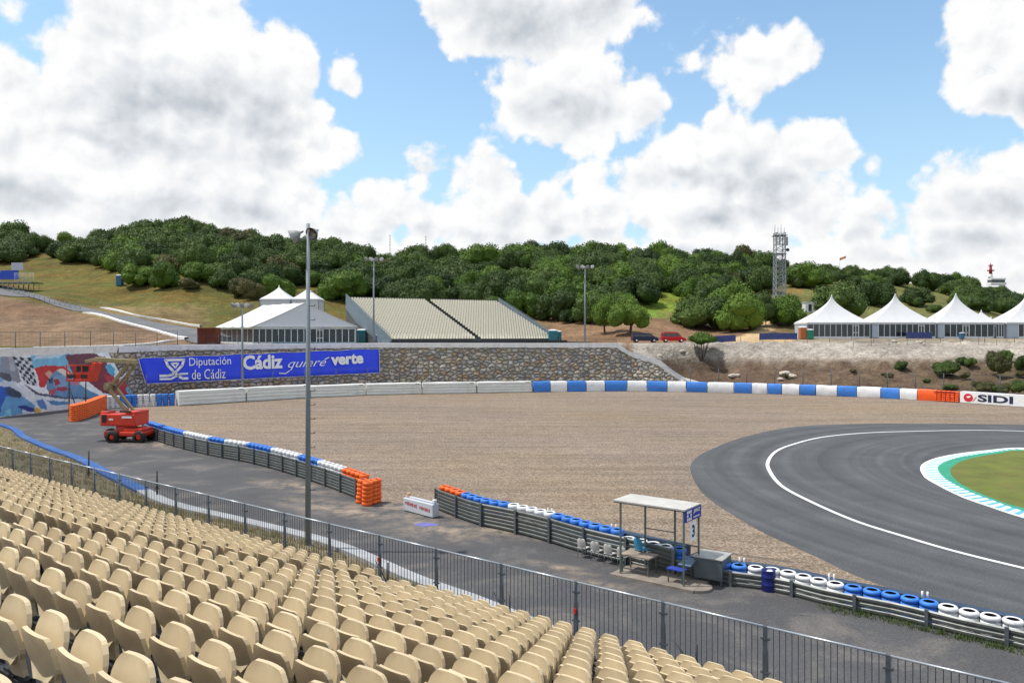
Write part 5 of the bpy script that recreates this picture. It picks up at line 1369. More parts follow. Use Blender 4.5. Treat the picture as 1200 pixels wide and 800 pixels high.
# ------------------------------------------------------------------ pagoda tents
def pagoda_roof(parent, w, d, h, z0, m=white_fabric, ex=1.55):
    b = MB(); b.smooth = False; n = 12; rows_ = []
    for i in range(n+1):
        t_ = i/n; k = (1-t_); s_ = k**1.0; r_ = .03+.97*(k**ex); z_ = z0+h*t_**1.0
        # concave: radius shrinks quickly at the eave
        per = []
        for (cx, cy) in ((-1,-1),(-.5,-1),(0,-1),(.5,-1),(1,-1),(1,-.5),(1,0),(1,.5),(1,1),(.5,1),(0,1),(-.5,1),(-1,1),(-1,.5),(-1,0),(-1,-.5)):
            inn_ = 1-.05*(1-abs(cx) if abs(cy) == 1 else 1-abs(cy))*4*t_*(1-t_)
            per.append((cx*w/2*r_*inn_, cy*d/2*r_*inn_, z_))
        rows_.append(per)
    b.grid(rows_, closed=True); b.lathe([(.12,h+z0-.05),(.10,h+z0+.35),(.001,h+z0+.4)], n=8); b.build('roof', m, parent, off=(0,0,0))
def pagoda(px0, px1, Y, pk, label, n=10, door=None, depth=None, skip=0, name='pagoda_tent', wh=None, group='white pagoda tents on the terrace', dark=True, z=None):
    X0, X1 = (px0-600)/F*Y, (px1-600)/F*Y; w = X1-X0; z_ = h1((px0+px1)/2, Y) if z is None else z
    d = depth or (7 if dark else min(w*.9, 12)); eave = wh or 3.05; h = HC+(HY-pk)/F*(Y+d/2)-z_-eave-.4
    r = thing(name, label, 'tent', ((X0+X1)/2, Y+d/2, z_), 0, group)
    pagoda_roof(r, w, d, h, eave, ex=1.55 if dark else 1.3)
    b = MB()
    b.box((0,-d/2,eave-.14),(w,.05,.30)); b.box((0,d/2,eave-.14),(w,.05,.30)); b.box((-w/2,0,eave-.14),(.05,d,.30)); b.box((w/2,0,eave-.14),(.05,d,.30)); b.build('valance', white_fabric, r, off=(0,0,0))
    b = MB()
    if dark:
        b.box((-w/2+.1,0,eave/2),(.06,d-.3,eave)); b.box((w/2-.1,0,eave/2),(.06,d-.3,eave)); b.box((0,d/2-.1,eave/2),(w-.2,.06,eave))
        if skip: b.box((-w/2+skip/2+.1,-d/2+.18,eave/2),(skip,.08,eave-.1))
        b.build('side_wall', mat_wall, r, off=(0,0,0))
        p = V(X0+.15+skip, Y+.15, 0); q = V(X1-.15, Y+.15, 0); window_wall(r, p, q, z_, z_+eave-.3, n, door=door, plinth=.38, fr=.10)
    else:
        b.box((0,0,eave/2),(w-.2,d-.2,eave-.05)); b.build('side_wall', white_fabric, r, off=(0,0,0))
    for (sx, sy) in ((-1,-1),(1,-1),(1,1),(-1,1)):
        b = MB(); b.box((sx*(w/2-.06), sy*(d/2-.06), eave/2),(.10,.10,eave)); b.build('corner_post', galv, r, off=(0,0,0))
    return r
mat_wall = mat('blue_grey_wall_panel', (.36,.42,.50), .5, 0, .08, .7)
TY = 150
pagoda(946, 1020.5, TY, 345.5, 'white pagoda tent with dark windows, nearest the sandy track', 11, door=8)
pagoda(1021.5, 1097.5, TY, 344, 'white pagoda tent with dark windows, second along from the sandy track', 10, door=7, skip=1.2)
pagoda(1098.5, 1166, TY, 343.5, 'white pagoda tent with blue-framed doors, third along from the sandy track', 8, door=3, skip=1.2)
pagoda(1167, 1178, TY+.3, 371, 'narrow white tent infill squeezed between the third and fourth pagodas', 3, depth=6)
pagoda(1179.5, 1253, TY, 345, 'white pagoda tent cut by the frame edge, fourth along from the sandy track', 9, skip=2.2)
pagoda(1142, 1176, TY+18, 363, 'small white pointed tent behind the third and fourth pagodas', dark=False, group='small white pointed tents', wh=2.6)
# two small white tents behind the marquee
zt = HC+(HY-362)/F*172
pagoda(304, 340.5, 168, 334, 'small white pointed tent behind the marquee, the one beside the woods', dark=False, group='small white pointed tents', wh=15.7-h1(325,168), z=h1(325,168))
pagoda(341, 373.5, 168, 335, 'small white pointed tent behind the marquee, the one beside the white car', dark=False, group='small white pointed tents', wh=15.7-h1(355,168), z=h1(355,168))

# ------------------------------------------------------------------ pale grandstand on the plateau
S0 = V(-20.6, 134.0, 0); sdir = V(20, 6.5, 0).normalized(); sback = V(-sdir.y, sdir.x, 0)
# depth direction leans left in the photo
sback = V(-11.6, 20, 0).normalized(); sdir = V(sback.y, -sback.x, 0)
z0 = h1(470, 136)+.5; NR = 22; TD = 1.04; RS = (14.9-z0)/NR; LEN = 33.6
def SP(s_, d_, z=0.0): return S0+sdir*s_+sback*d_+V(0,0,z)
fs_ = thing('grandstand', 'distant pale grandstand on the plateau behind the stone wall, its seats facing the track', 'grandstand', tuple(S0))
prof = [(-.6, z0-1.2), (-.6, z0-.05)]
for k in range(NR): prof += [(k*TD, z0+RS*k), ((k+1)*TD, z0+RS*k)]
prof += [(NR*TD+.3, z0+RS*NR-.3), (NR*TD+.3, z0-1.5)]
b = MB(); b.grid([[SP(s_, d_, z_) for d_, z_ in prof] for s_ in (0, LEN)])
for s_ in (0, LEN):
    b.quad(*[SP(s_, d_, z_) for d_, z_ in prof])
fdk = mat('grey_stand_deck', (.10,.105,.11), .7, .2, .2, 1); b.build('deck', fdk, fs_)
sidem = mat('blue_grey_side_panel', (.16,.21,.25), .6, .2, .2, .8, dirt=.5, dirtcol=(.10,.12,.12))
for s_, nm in ((-.12, 'side_panel'), (LEN+.12, 'side_panel')):
    b = MB(); b.prism([SP(s_,-.8,z0-1.0), SP(s_,-.8,z0+.6), SP(s_,NR*TD,z0+RS*NR+1.1), SP(s_,NR*TD+.2,z0+RS*NR-1.6), SP(s_,NR*TD*.75,z0+RS*NR*.5-.5), SP(s_, 3, z0-1.0)], sdir*.06); b.build(nm, sidem, fs_)
    b = MB()
    for k in range(0, NR+1): b.beam(SP(s_,k*TD,z0+RS*k), SP(s_,k*TD,z0+RS*k+1.25), .05)
    b.beam(SP(s_,-.2,z0+1.2), SP(s_,NR*TD,z0+RS*NR+1.2), .06); b.build('side_railing', galv, fs_)
b = MB(); 
for s_ in np.arange(0, LEN+.1, 1.2): b.beam(SP(s_,NR*TD+.1,z0+RS*NR-.3), SP(s_,NR*TD+.1,z0+RS*NR+.75), .10)
b.beam(SP(0,NR*TD+.1,z0+RS*NR+.7), SP(LEN,NR*TD+.1,z0+RS*NR+.7), .06); b.build('rear_railing', dark_m, fs_)
b = MB(); b.prism([SP(-.2,-.62,z0-.35),SP(LEN+2,-.62,z0-.35),SP(LEN+2,-.62,z0+.05),SP(-.2,-.62,z0+.05)], sback*-.06); b.build('front_fascia', dark_m, fs_)
b = MB(); b.prism([SP(LEN+.5,1,z0-1.2),SP(LEN+9,1,z0-1.2),SP(LEN+9,1,z0-.4),SP(LEN+.5,1,z0-.2)], sback*.1); b.build('ramp_panel', galv_dark, fs_)
b = MB(); shell(b, [(.02,.16,.0),(.12,.22,-.05),(.40,.24,-.16),(.50,.19,-.19),(.54,.12,-.20)], .02, .03, nx=3); b.box((0,.16,.05),(.46,.36,.05)); m_fs = b.mesh('seat', beige_far)
pl = []
aisle = [(-.1,.5),(16.3,17.4),(LEN-.5,LEN+1)]
for k in range(NR):
    s_ = .5
    while s_ < LEN-.3:
        if not any(a < s_ < c for a, c in aisle):
            # seats face the gravel: local +y towards -sback
            M_ = Matrix.Translation(SP(s_, k*TD+.55, z0+RS*k+.36)) @ Matrix.Rotation(math.atan2(-sback.y, -sback.x)-R(90), 4, 'Z'); pl.append((k, s_, M_))
        s_ += .56
pl.sort(key=lambda q: (q[0], q[1]))
for k, s_, M_ in pl[:100]:
    o = bpy.data.objects.new('seat', m_fs); COL.objects.link(o); o.parent = fs_; o.matrix_local = Matrix.Translation(-S0) @ M_
o = join_copies('rear_seats', [(m_fs, 0)], [M_ for _, _, M_ in pl[100:]], [beige_far]); o.data.transform(Matrix.Translation(-S0)); o.parent = fs_; tag(o, kind='stuff')

# small scaffold stand with blue seats at the far left
p0 = hit(14, 340, 150); Y_ = p0.y; s_k = Y_/F
bl = thing('scaffold_stand', 'small scaffold stand with blue seats and white railings at the far left', 'grandstand', tuple(p0))
def lp(px, py, y=0.0): return V((px-14)*s_k, y, (HY-py)*s_k+HC-p0.z)
b = MB(); b.box(lp(8,331,2),(62*s_k,5,.25)); b.build('platform', galv, bl, off=(0,0,0))
b = MB()
for px in np.arange(-20,40,6):
    for y in (-.4,2,4.4): b.tube(lp(px,331,y), lp(px,352,y)-V(0,0,1), .05, 5)
for px in np.arange(-20,36,6): b.tube(lp(px,331,-.4), lp(px+6,345,-.4), .04, 5)
for py in (338,345): b.tube(lp(-20,py,-.4), lp(38,py,-.4), .04, 5)
b.build('scaffold_frame', galv_dark, bl, off=(0,0,0))
b = MB()
for px in np.arange(18,40.5,1.6): b.tube(lp(px,331,-.4), lp(px,320+max(0,(px-22))*.0,-.4), .03, 4)
b.beam(lp(18,320,-.4), lp(40,320,-.4), .06); b.build('railing', white_paint, bl, off=(0,0,0))
b = MB(); b.box(lp(12,311,3),(14*s_k,.1,9*s_k)); b.build('back_panel', mat('pale_mesh_panel', (.45,.47,.50), .6, .2), bl, off=(0,0,0))
for i in range(4):
    b = MB(); b.box(lp(-2+i*2.2 if 0 else 2,325.5-i*2.7,.6+i*.9),(36*s_k-i*1.2,.5,.75)); b.build('blue_seat_row', mat('blue_seat_plastic' , (.02,.07,.42), .5) if i == 0 else bpy.data.materials['blue_seat_plastic'], bl, off=(0,0,0))

# ------------------------------------------------------------------ left hillside road, kerbs, plateau road
def drape(name, L_, R_, dz, m, n=40, kx=1):
    A_ = resample(catmull(L_, 6), n=n); B_ = resample(catmull(R_, 6), n=n); rows_ = []
    for j in range(4):
        t_ = j/3; rows_.append([(lambda q: V(q.x, q.y, hw(q.x, q.y)+dz))(a_.lerp(c_, t_)) for a_, c_ in zip(A_, B_)])
    b = MB(); b.grid(rows_); o = b.build(name, m); tag(o, kind='structure'); return o
def curb(name, L_, w):
    P_ = resample(catmull(L_, 6), step=2.0); zz = [hw(p.x, p.y) for p in P_]
    zz = [sum(zz[max(0,i-2):i+3])/len(zz[max(0,i-2):i+3]) for i in range(len(zz))]
    P_ = [V(p.x, p.y, z) for p, z in zip(P_, zz)]; Q_ = offset(P_, w)
    if Q_[0].y < P_[0].y: P_, Q_ = Q_, P_
    b = MB(); b.grid([[p+V(0,0,-.3) for p in P_], [p+V(0,0,.32) for p in P_], [p+V(0,0,.34) for p in Q_], [p+V(0,0,-.3) for p in Q_]]); o = b.build(name, coping_m); tag(o, kind='structure')
road2 = asphalt_mat('hill_road_asphalt', (.12,.125,.135), (.18,.175,.165), .5)
LL = [hit(px, py) for px, py in [(-20,333),(20,339.5),(60,351),(100,361),(130,368),(180,378),(236,388),(262,393)]]
RR = [hit(px, py) for px, py in [(-20,343),(20,348),(60,357.5),(100,366.5),(130,374),(172,386),(214,397),(250,404)]]
drape('hillside_road', LL, RR, .16, road2)
RK = [hit(px, py) for px, py in [(96,366.5),(130,374.5),(172,386.5),(205,395.5),(216,399)]]
RK2 = [hit(px, py) for px, py in [(96,367.5),(130,376.5),(172,389.5),(196,397.5),(206,401)]]
curb('pale_kerb_lower', RK, .9)
LK = [hit(px, py) for px, py in [(117,360.5),(150,368),(190,376),(234,383.5)]]; LK2 = [hit(px, py) for px, py in [(117,362),(150,369.5),(190,378),(234,386)]]
curb('pale_kerb_upper', LK, .5)
b = MB()
PR = [(float(px), 2.9) for px in range(-200, 733, 12)]
RE = [(-200,85),(0,99),(60,106),(100,112),(150,123),(190,133.5),(240,137),(420,136.5),(450,133.2),(733,139)]
b.grid([[hy(px, float(ip(px, YS))+1.4+(max(float(ip(px, RE)),float(ip(px, YS))+9)-float(ip(px, YS))-1.4)*k_/6, .06) for px, _ in PR] for k_ in range(7)]); 
o = b.build('plateau_road', road2); tag(o, kind='structure')
# curved pale kerb in front of the earth bank on the plateau
K1 = [hit(px, py) for px, py in [(40,409.5),(100,408),(150,406),(190,402.5),(222,398.5)]]; K2 = [hit(px, py) for px, py in [(40,410.5),(100,409.3),(150,407.5),(190,404.3),(222,400.2)]]
curb('pale_kerb_plateau', K1, .5)
rg = []
for px in range(4, 100, 6):
    rg.append(hit(px, float(ip(px, [(0,338),(20,345),(60,356),(100,365.5)])))+V(0,0,.1))
wire_fence('grey guard fence following the hillside road down from the blue stand', rg, 1.3, pr=.05, wires=6, vert=.5, pm=galv, nm='guard_fence')

# ramp road beside the stone wall end
A_ = []; B_ = []
for px in np.linspace(742, 885, 36):
    ys_ = float(ip(px, YS)); A_.append(V((px-600)/F*(ys_+1.3), ys_+1.3, h1(px, ys_+1.3)+.06)); B_.append(V((px-600)/F*(ys_+5.3), ys_+5.3, h1(px, ys_+5.3)+.06))
b = MB(); b.grid([A_, B_]); o = b.build('ramp_road', road2); tag(o, kind='structure')
b = MB(); b.grid([B_, [p+V(0,0,.35) for p in B_], [p+V(0,.5,.38) for p in B_], [p+V(0,.5,-.2) for p in B_]]); o = b.build('ramp_kerb', coping_m); tag(o, kind='structure')

# ------------------------------------------------------------------ cars, container, toilets
tyre_black = black_rub; rim_m = mat('alloy_rim', (.40,.41,.42), .35, .7)
def car(label, loc, rz, paint, kind='van', L_=4.5, W_=1.8, Ht=1.75, group=None):
    r = thing('parked_car', label, 'car', tuple(loc), rz, group)
    if kind == 'van': body = [(-L_/2,.35),(-L_/2,.95),(-L_/2+.08,1.05),(L_/2-.95,1.05),(L_/2-.15,.85),(L_/2,.65),(L_/2,.35)]; cab = [(-L_/2+.08,1.04),(-L_/2+.22,Ht-.1),(-L_/2+.5,Ht),(L_/2-1.9,Ht),(L_/2-1.5,Ht-.08),(L_/2-.75,1.04)]
    else: body = [(-L_/2,.35),(-L_/2,.85),(-L_/2+.1,.95),(L_/2-1.1,.95),(L_/2-.2,.78),(L_/2,.6),(L_/2,.35)]; cab = [(-L_/2+.2,.94),(-L_/2+.65,Ht-.08),(-L_/2+1.1,Ht),(L_/2-2.3,Ht),(L_/2-1.9,Ht-.08),(L_/2-1.1,.94)]
    b = MB(); b.prism([(x,-W_/2,z) for x, z in body], (0,W_,0)); b.build('body', paint, r, off=(0,0,0), bevel=.07)
    b = MB(); n = len(cab); lo = [V(x,-W_/2*.86 if z > 1.1 else -W_/2*.97,z) for x, z in cab]; hi_ = [V(p.x,-p.y,p.z) for p in lo]
    b.quad(*lo[::-1]); b.quad(*hi_)
    for i in range(n): b.quad(lo[i], lo[(i+1)%n], hi_[(i+1)%n], hi_[i])
    b.build('cabin', paint, r, off=(0,0,0), bevel=.04)
    xa, xb = cab[1][0]+.18, cab[-2][0]-.05; xc, xd = cab[0][0]+.2, cab[-1][0]-.28; zt_ = Ht-.2; zb_ = cab[0][1]+.07
    for sy in (-1, 1):
        for (f0, f1) in ((.0,.30),(.335,.66),(.69,1.0)):
            b = MB()
            def wpnt(f, top): return V((xa+(xb-xa)*f) if top else (xc+(xd-xc)*f), sy*(W_/2*.875 if top else W_/2*.972), zt_ if top else zb_)
            b.prism([wpnt(f0,0), wpnt(f1,0), wpnt(f1,1), wpnt(f0,1)], (0,sy*.012,0)); b.build('side_window', glass_m, r, off=(0,0,0))
    b = MB(); a0, a1 = V(cab[-1][0]-.02,0,cab[-1][1]+.04), V(cab[-2][0]+.02,0,cab[-2][1]-.04)
    nrm = V(.02,0,.012); b.quad(a0+V(0,-W_*.42,0)+nrm, a0+V(0,W_*.42,0)+nrm, a1+V(0,W_*.37,0)+nrm, a1+V(0,-W_*.37,0)+nrm); b.build('windscreen', glass_m, r, off=(0,0,0))
    b = MB(); b.box((cab[1][0]-.10,0,(zt_+zb_)/2),(.03,W_*.72,zt_-zb_-.05)); b.build('rear_window', glass_m, r, off=(0,0,0))
    for sx in (-1, 1):
        for sy in (-1, 1):
            M_ = Matrix.Translation((sx*(L_/2-.82), sy*(W_/2-.08), .32)) @ Matrix.Rotation(R(90),4,'X')
            b = MB(); b.lathe([(.20,-.10),(.29,-.10),(.32,-.06),(.32,.06),(.29,.10),(.20,.10)], n=18, M=M_); w_ = b.build('wheel', tyre_black, r, off=(0,0,0))
            b = MB(); b.lathe([(.001,-.11),(.21,-.105),(.21,.105),(.001,.11)], n=14, M=M_); b.build('rim', rim_m, w_, off=(0,0,0))
        b = MB(); b.box((L_/2-.02 if sx > 0 else L_/2-.02, sx*W_*.36, .72),(.08,.34,.16)); b.build('headlight', white_txt, r, off=(0,0,0))
        b = MB(); b.box((-L_/2+.0, sx*W_*.42, .85),(.06,.16,.32)); b.build('tail_light', red_txt, r, off=(0,0,0))
    return r
def hyc(px, Y): return V((px-600)/F*Y, Y, h1(px, Y)+.02)
car('dark blue people carrier parked beside the red van below the trees', hyc(755.5, 147), R(3), mat('dark_blue_car_paint', (.010,.022,.065), .25, .2, .05), 'van', 4.9, 1.85, 1.75, 'cars parked by the fence')
car('bright red van parked behind the dark blue people carrier', hyc(789, 147.5), R(-3), mat('red_car_paint', (.50,.012,.018), .25, .1, .05), 'van', 4.5, 1.85, 1.95, 'cars parked by the fence')
car('white car parked on the slope beside the small white tents', hyc(385.5, 172), R(-75), mat('white_car_paint', (.62,.63,.64), .3, 0, .04), 'car', 4.4, 1.85, 1.6)
car('white van on the sandy track beside the tents', hyc(911, 186), R(-110), bpy.data.materials['white_car_paint'], 'van', 4.6, 1.85, 1.9)
pc = hyc(245, 141); 
b = MB(); b.box((0,0,1.45),(21.5*141/F,2.4,2.9)); 
ct = thing('container', 'rust red corrugated container beside the left end of the marquee', 'container', tuple(pc), 0)
b.build('body', rust_m, ct, off=(0,0,0)); b = MB()
for i in range(26): b.box((-1.55+i*.124,-1.23,1.45),(.05,.05,2.7))
b.build('corrugation', rust_m, ct, off=(0,0,0)); b = MB(); b.beam((0,-1.27,0),(0,-1.27,2.9),.06); b.build('door_seam', dark_m, ct, off=(0,0,0))
def toilet(px, Y, m, label, w=1.1, h=2.3, door=True, py=None):
    p = hyc(px, Y) if py is None else hit(px, py, 150); r = thing('portable_toilet', label, 'toilet cabin', tuple(p), 0, 'portable toilets')
    b = MB(); b.box((0,0,h*.46),(w,w,h*.92)); b.build('cabin', m, r, off=(0,0,0), bevel=.03)
    b = MB(); b.lathe([(w*.70,h*.92),(w*.64,h*.97),(w*.3,h),(.001,h+.02)], n=4, M=Matrix.Rotation(R(45),4,'Z'), sm=False); b.build('roof', white_paint, r, off=(0,0,0))
    b = MB(); b.box((0,-w/2-.015,h*.45),(w*.72,.03,h*.80)); b.build('door', m, r, off=(0,0,0), bevel=.01)
    return r
blue_wc = mat('blue_cabin_plastic', (.03,.13,.26), .5); orange_wc = mat('orange_brown_plastic', (.40,.12,.035), .5); green_wc = mat('green_cabin_plastic', (.02,.20,.12), .5)
toilet(140.5, 0, blue_wc, 'blue portable toilet on the grass at the edge of the dark bushes', 1.5, 3.0, py=335)
toilet(940.5, 147.6, orange_wc, 'orange-brown portable toilet at the corner of the first pagoda tent', 1.15, 2.35)
toilet(949, 147.2, green_wc, 'green portable toilet beside the orange-brown one', 1.1, 1.9)
toilet(648, 151.0, teal_m, 'teal portable cabin at the right end of the pale grandstand', 1.7, 2.6)
toilet(654.5, 151.8, teal_m, 'second teal portable cabin, farther from the pale grandstand', 1.1, 2.4)
toilet(424, 144, teal_m, 'teal cabin between the marquee and the pale grandstand', 1.6, 2.6)
toilet(444, 139.5, mat('violet_blue_plastic', (.04,.04,.25), .5), 'small violet blue cabin at the foot of the pale grandstand side', .9, 1.6)
toilet(1127-0, 147.9, blue_wc, 'small blue cabin before the third pagoda tent', .7, 1.2)
# small white service cabin by the mast
p = hit(950, 366, 150); r = thing('service_cabin', 'small white service cabin below the lattice mast', 'cabin', tuple(p), 0)
b = MB(); b.box((0,0,1.2),(3.6,2.4,2.4)); b.build('wall', white_paint, r, off=(0,0,0)); b = MB(); b.box((0,0,2.5),(3.9,2.7,.15)); b.build('roof', cream_wall, r, off=(0,0,0)); b = MB(); b.box((-.6,-1.22,1.1),(.8,.05,1.8)); b.build('door', dark_m, r, off=(0,0,0))
p = hit(902, 366, 150); r = thing('service_cabin', 'small reddish hut with a white base left of the lattice mast', 'cabin', tuple(p), 0)
b = MB(); b.box((0,0,1.3),(3.0,2,2.6)); b.build('wall', mat('red_brown_wall', (.22,.09,.055), .8), r, off=(0,0,0)); b = MB(); b.box((0,-1.05,.4),(2.2,.1,.8)); b.build('base', white_paint, r, off=(0,0,0))

# ------------------------------------------------------------------ masts and tower
MY = 205; pm_ = V((913.5-600)/F*MY, MY, h1(913.5, MY)); topz = HC+(HY-263)/F*MY
ms = thing('lattice_mast', 'white steel lattice mast with antenna panels rising above the trees', 'mast', tuple(pm_))
Hm = topz-pm_.z; w0 = 1.25; b = MB(); steel_w = mat('white_steel', (.33,.35,.37), .5, .2, .1)
cs = [(-w0,-w0),(w0,-w0),(w0,w0),(-w0,w0)]
for x, y in cs: b.beam((x,y,0),(x*.92,y*.92,Hm*.90),.17)
nseg = 14
for i in range(nseg):
    za, zc_ = Hm*.9*i/nseg, Hm*.9*(i+1)/nseg
    for j in range(4):
        (x0,y0),(x1,y1) = cs[j], cs[(j+1)%4]; b.beam((x0,y0,za),(x1,y1,zc_),.09); b.beam((x1,y1,za),(x0,y0,zc_),.09); b.beam((x0,y0,zc_),(x1,y1,zc_),.09)
b.build('lattice', steel_w, ms, off=(0,0,0))
b = MB(); b.box((0,0,Hm*.87),(3.1,3.1,.2)); b.box((0,0,Hm*.66),(2.8,2.8,.15)); b.build('platform', galv, ms, off=(0,0,0))
for i, (x, z_, hh) in enumerate([(-1.3,Hm*.80,2.2),(-.5,Hm*.81,2.4),(.9,Hm*.80,2.3),(1.4,Hm*.80,2.2)]):
    b = MB(); b.box((x,-1.6,z_),(.45,.25,hh)); b.build('antenna_panel', bowl_out, ms, off=(0,0,0))
for i, x in enumerate((-1.2,-.4,.4,1.2)):
    b = MB(); b.tube((x,0,Hm*.88),(x,0,Hm*(1.0-.03*(i%2))),.07,6); b.build('whip_antenna', galv, ms, off=(0,0,0))
b = MB(); b.lathe([(.001,0),(.4,.0),(.45,.15)], n=12, c=(1.6,-1.4,Hm*.70), M=Matrix.Rotation(R(80),4,'X')); b.build('dish', dark_m, ms, off=(0,0,0))
for i, (px, yt, hh) in enumerate([(457,275,7.5),(499,276,6.5)]):
    Y_ = 296; z_ = HC+(HY-yt)/F*Y_; r = thing('thin_mast', 'thin dark antenna mast on the wooded ridge, %s' % ('the taller, nearer the lamp pole' if i == 0 else 'the shorter one'), 'mast', ((px-600)/F*Y_, Y_, z_-14), 0, 'thin masts on the ridge')
    b = MB(); b.tube((0,0,0),(0,0,14),.13,6,.07); b.build('pole', dark_m, r, off=(0,0,0)); b = MB()
    for k in range(4): b.beam((-.35,0,13.4-k*1.1),(.35,0,13.4-k*1.1),.10)
    b.build('antenna_arms', dark_m, r, off=(0,0,0))
# flag on the ridge
Y_ = 290; z_ = HC+(HY-303)/F*Y_; fx = (984-600)/F*Y_
r = thing('flagpole', 'orange and white flag flying above the right-hand ridge trees', 'flag', (fx, Y_, z_-9)); b = MB(); b.tube((0,0,0),(0,0,9.3),.06,6); b.build('pole', galv, r, off=(0,0,0))
b = MB(); b.grid([[V(x*.3, .15*math.sin(x), 9.2+x*.10-(.15*x if 0 else 0)) for x in range(9)], [V(x*.3, .15*math.sin(x+.5), 8.2+x*.14) for x in range(9)]]); o = b.build('flag', mat('orange_flag', (.75,.30,.08), .7, trans=.3), r, off=(0,0,0)); o.modifiers.new('s','SOLIDIFY').thickness = .03
# control tower far right
Y_ = 330; s_k = Y_/F; cx = (1166-600)/F*Y_; zb_ = h1(1166, Y_)-1
r = thing('control_tower', 'distant white control tower with a red mast behind the trees on the right', 'tower', (cx, Y_, zb_))
def tz(py): return (HY-py)*s_k+HC-zb_
b = MB(); b.box((0,0,tz(336)/2),(2.6,2.6,tz(336))); b.build('shaft', white_paint, r, off=(0,0,0))
b = MB(); b.box((.5,0,tz(332.5)),(18*s_k,3.5,1.0)); b.box((.5,0,tz(327.2)),(17*s_k,3.3,.6)); b.build('gallery', white_paint, r, off=(0,0,0))
b = MB(); b.box((.5,0,tz(329.8)),(15.5*s_k,3.1,1.3)); b.build('window_band', glass_m, r, off=(0,0,0))
b = MB(); b.tube((-1.8,0,tz(326)),(-1.8,0,tz(321)),.9,10,.7); b.build('mast_base', white_paint, r, off=(0,0,0))
b = MB(); b.tube((-1.8,0,tz(322)),(-1.8,0,tz(312)),.7,8,.5); b.box((-1.8,0,tz(317)),(2.2,1.6,.5)); b.tube((-1.8,0,tz(312)),(-1.8,0,tz(308)),.3,8,.1); b.box((-1.8,0,tz(311)),(1.4,1.2,.4)); b.build('red_mast', mat('dark_red_steel', (.32,.02,.03), .5), r, off=(0,0,0))
b = MB()
for i in range(8): b.beam((-2.4+i*.85,-1.7,tz(326.6)),(-2.4+i*.85,-1.7,tz(324.2)),.10)
b.build('roof_railing', white_paint, r, off=(0,0,0))
# ------------------------------------------------------------------ trees
def leaf_mat(name, col, col2):
    m = bpy.data.materials.new(name); nt = nodes(m); N = nt.nodes; L = nt.links
    out = N.new('ShaderNodeOutputMaterial'); b = N.new('ShaderNodeBsdfPrincipled'); b.inputs['Roughness'].default_value = .65; b.inputs['Specular IOR Level'].default_value = .25
    oi = N.new('ShaderNodeObjectInfo'); ge = N.new('ShaderNodeNewGeometry'); tc = N.new('ShaderNodeTexCoord')
    n = N.new('ShaderNodeTexNoise'); n.inputs['Scale'].default_value = .55; n.inputs['Detail'].default_value = 5; L.new(tc.outputs['Object'], n.inputs['Vector'])
    a1 = N.new('ShaderNodeMath'); a1.operation = 'MULTIPLY_ADD'; L.new(ge.outputs['Random Per Island'], a1.inputs[0]); a1.inputs[1].default_value = .12; L.new(n.outputs['Fac'], a1.inputs[2])
    a2 = N.new('ShaderNodeMath'); a2.operation = 'MULTIPLY_ADD'; L.new(oi.outputs['Random'], a2.inputs[0]); a2.inputs[1].default_value = .55; L.new(a1.outputs[0], a2.inputs[2])
    r = N.new('ShaderNodeMapRange'); r.inputs[1].default_value = .45; r.inputs[2].default_value = 1.25; L.new(a2.outputs[0], r.inputs[0])
    mx = N.new('ShaderNodeMix'); mx.data_type = 'RGBA'; L.new(r.outputs[0], mx.inputs['Factor']); mx.inputs['A'].default_value = (*col,1); mx.inputs['B'].default_value = (*col2,1)
    L.new(mx.outputs['Result'], b.inputs['Base Color'])
    t = N.new('ShaderNodeBsdfTranslucent'); L.new(mx.outputs['Result'], t.inputs[0]); ms = N.new('ShaderNodeMixShader'); ms.inputs[0].default_value = .15
    L.new(b.outputs[0], ms.inputs[1]); L.new(t.outputs[0], ms.inputs[2]); L.new(ms.outputs[0], out.inputs[0]); return m
oak_m = leaf_mat('holm_oak_foliage', (.022,.046,.011), (.090,.145,.028))
lush_m = leaf_mat('bright_foliage', (.055,.11,.013), (.12,.20,.025))
olive_m = leaf_mat('olive_brown_foliage', (.055,.062,.020), (.13,.12,.045))
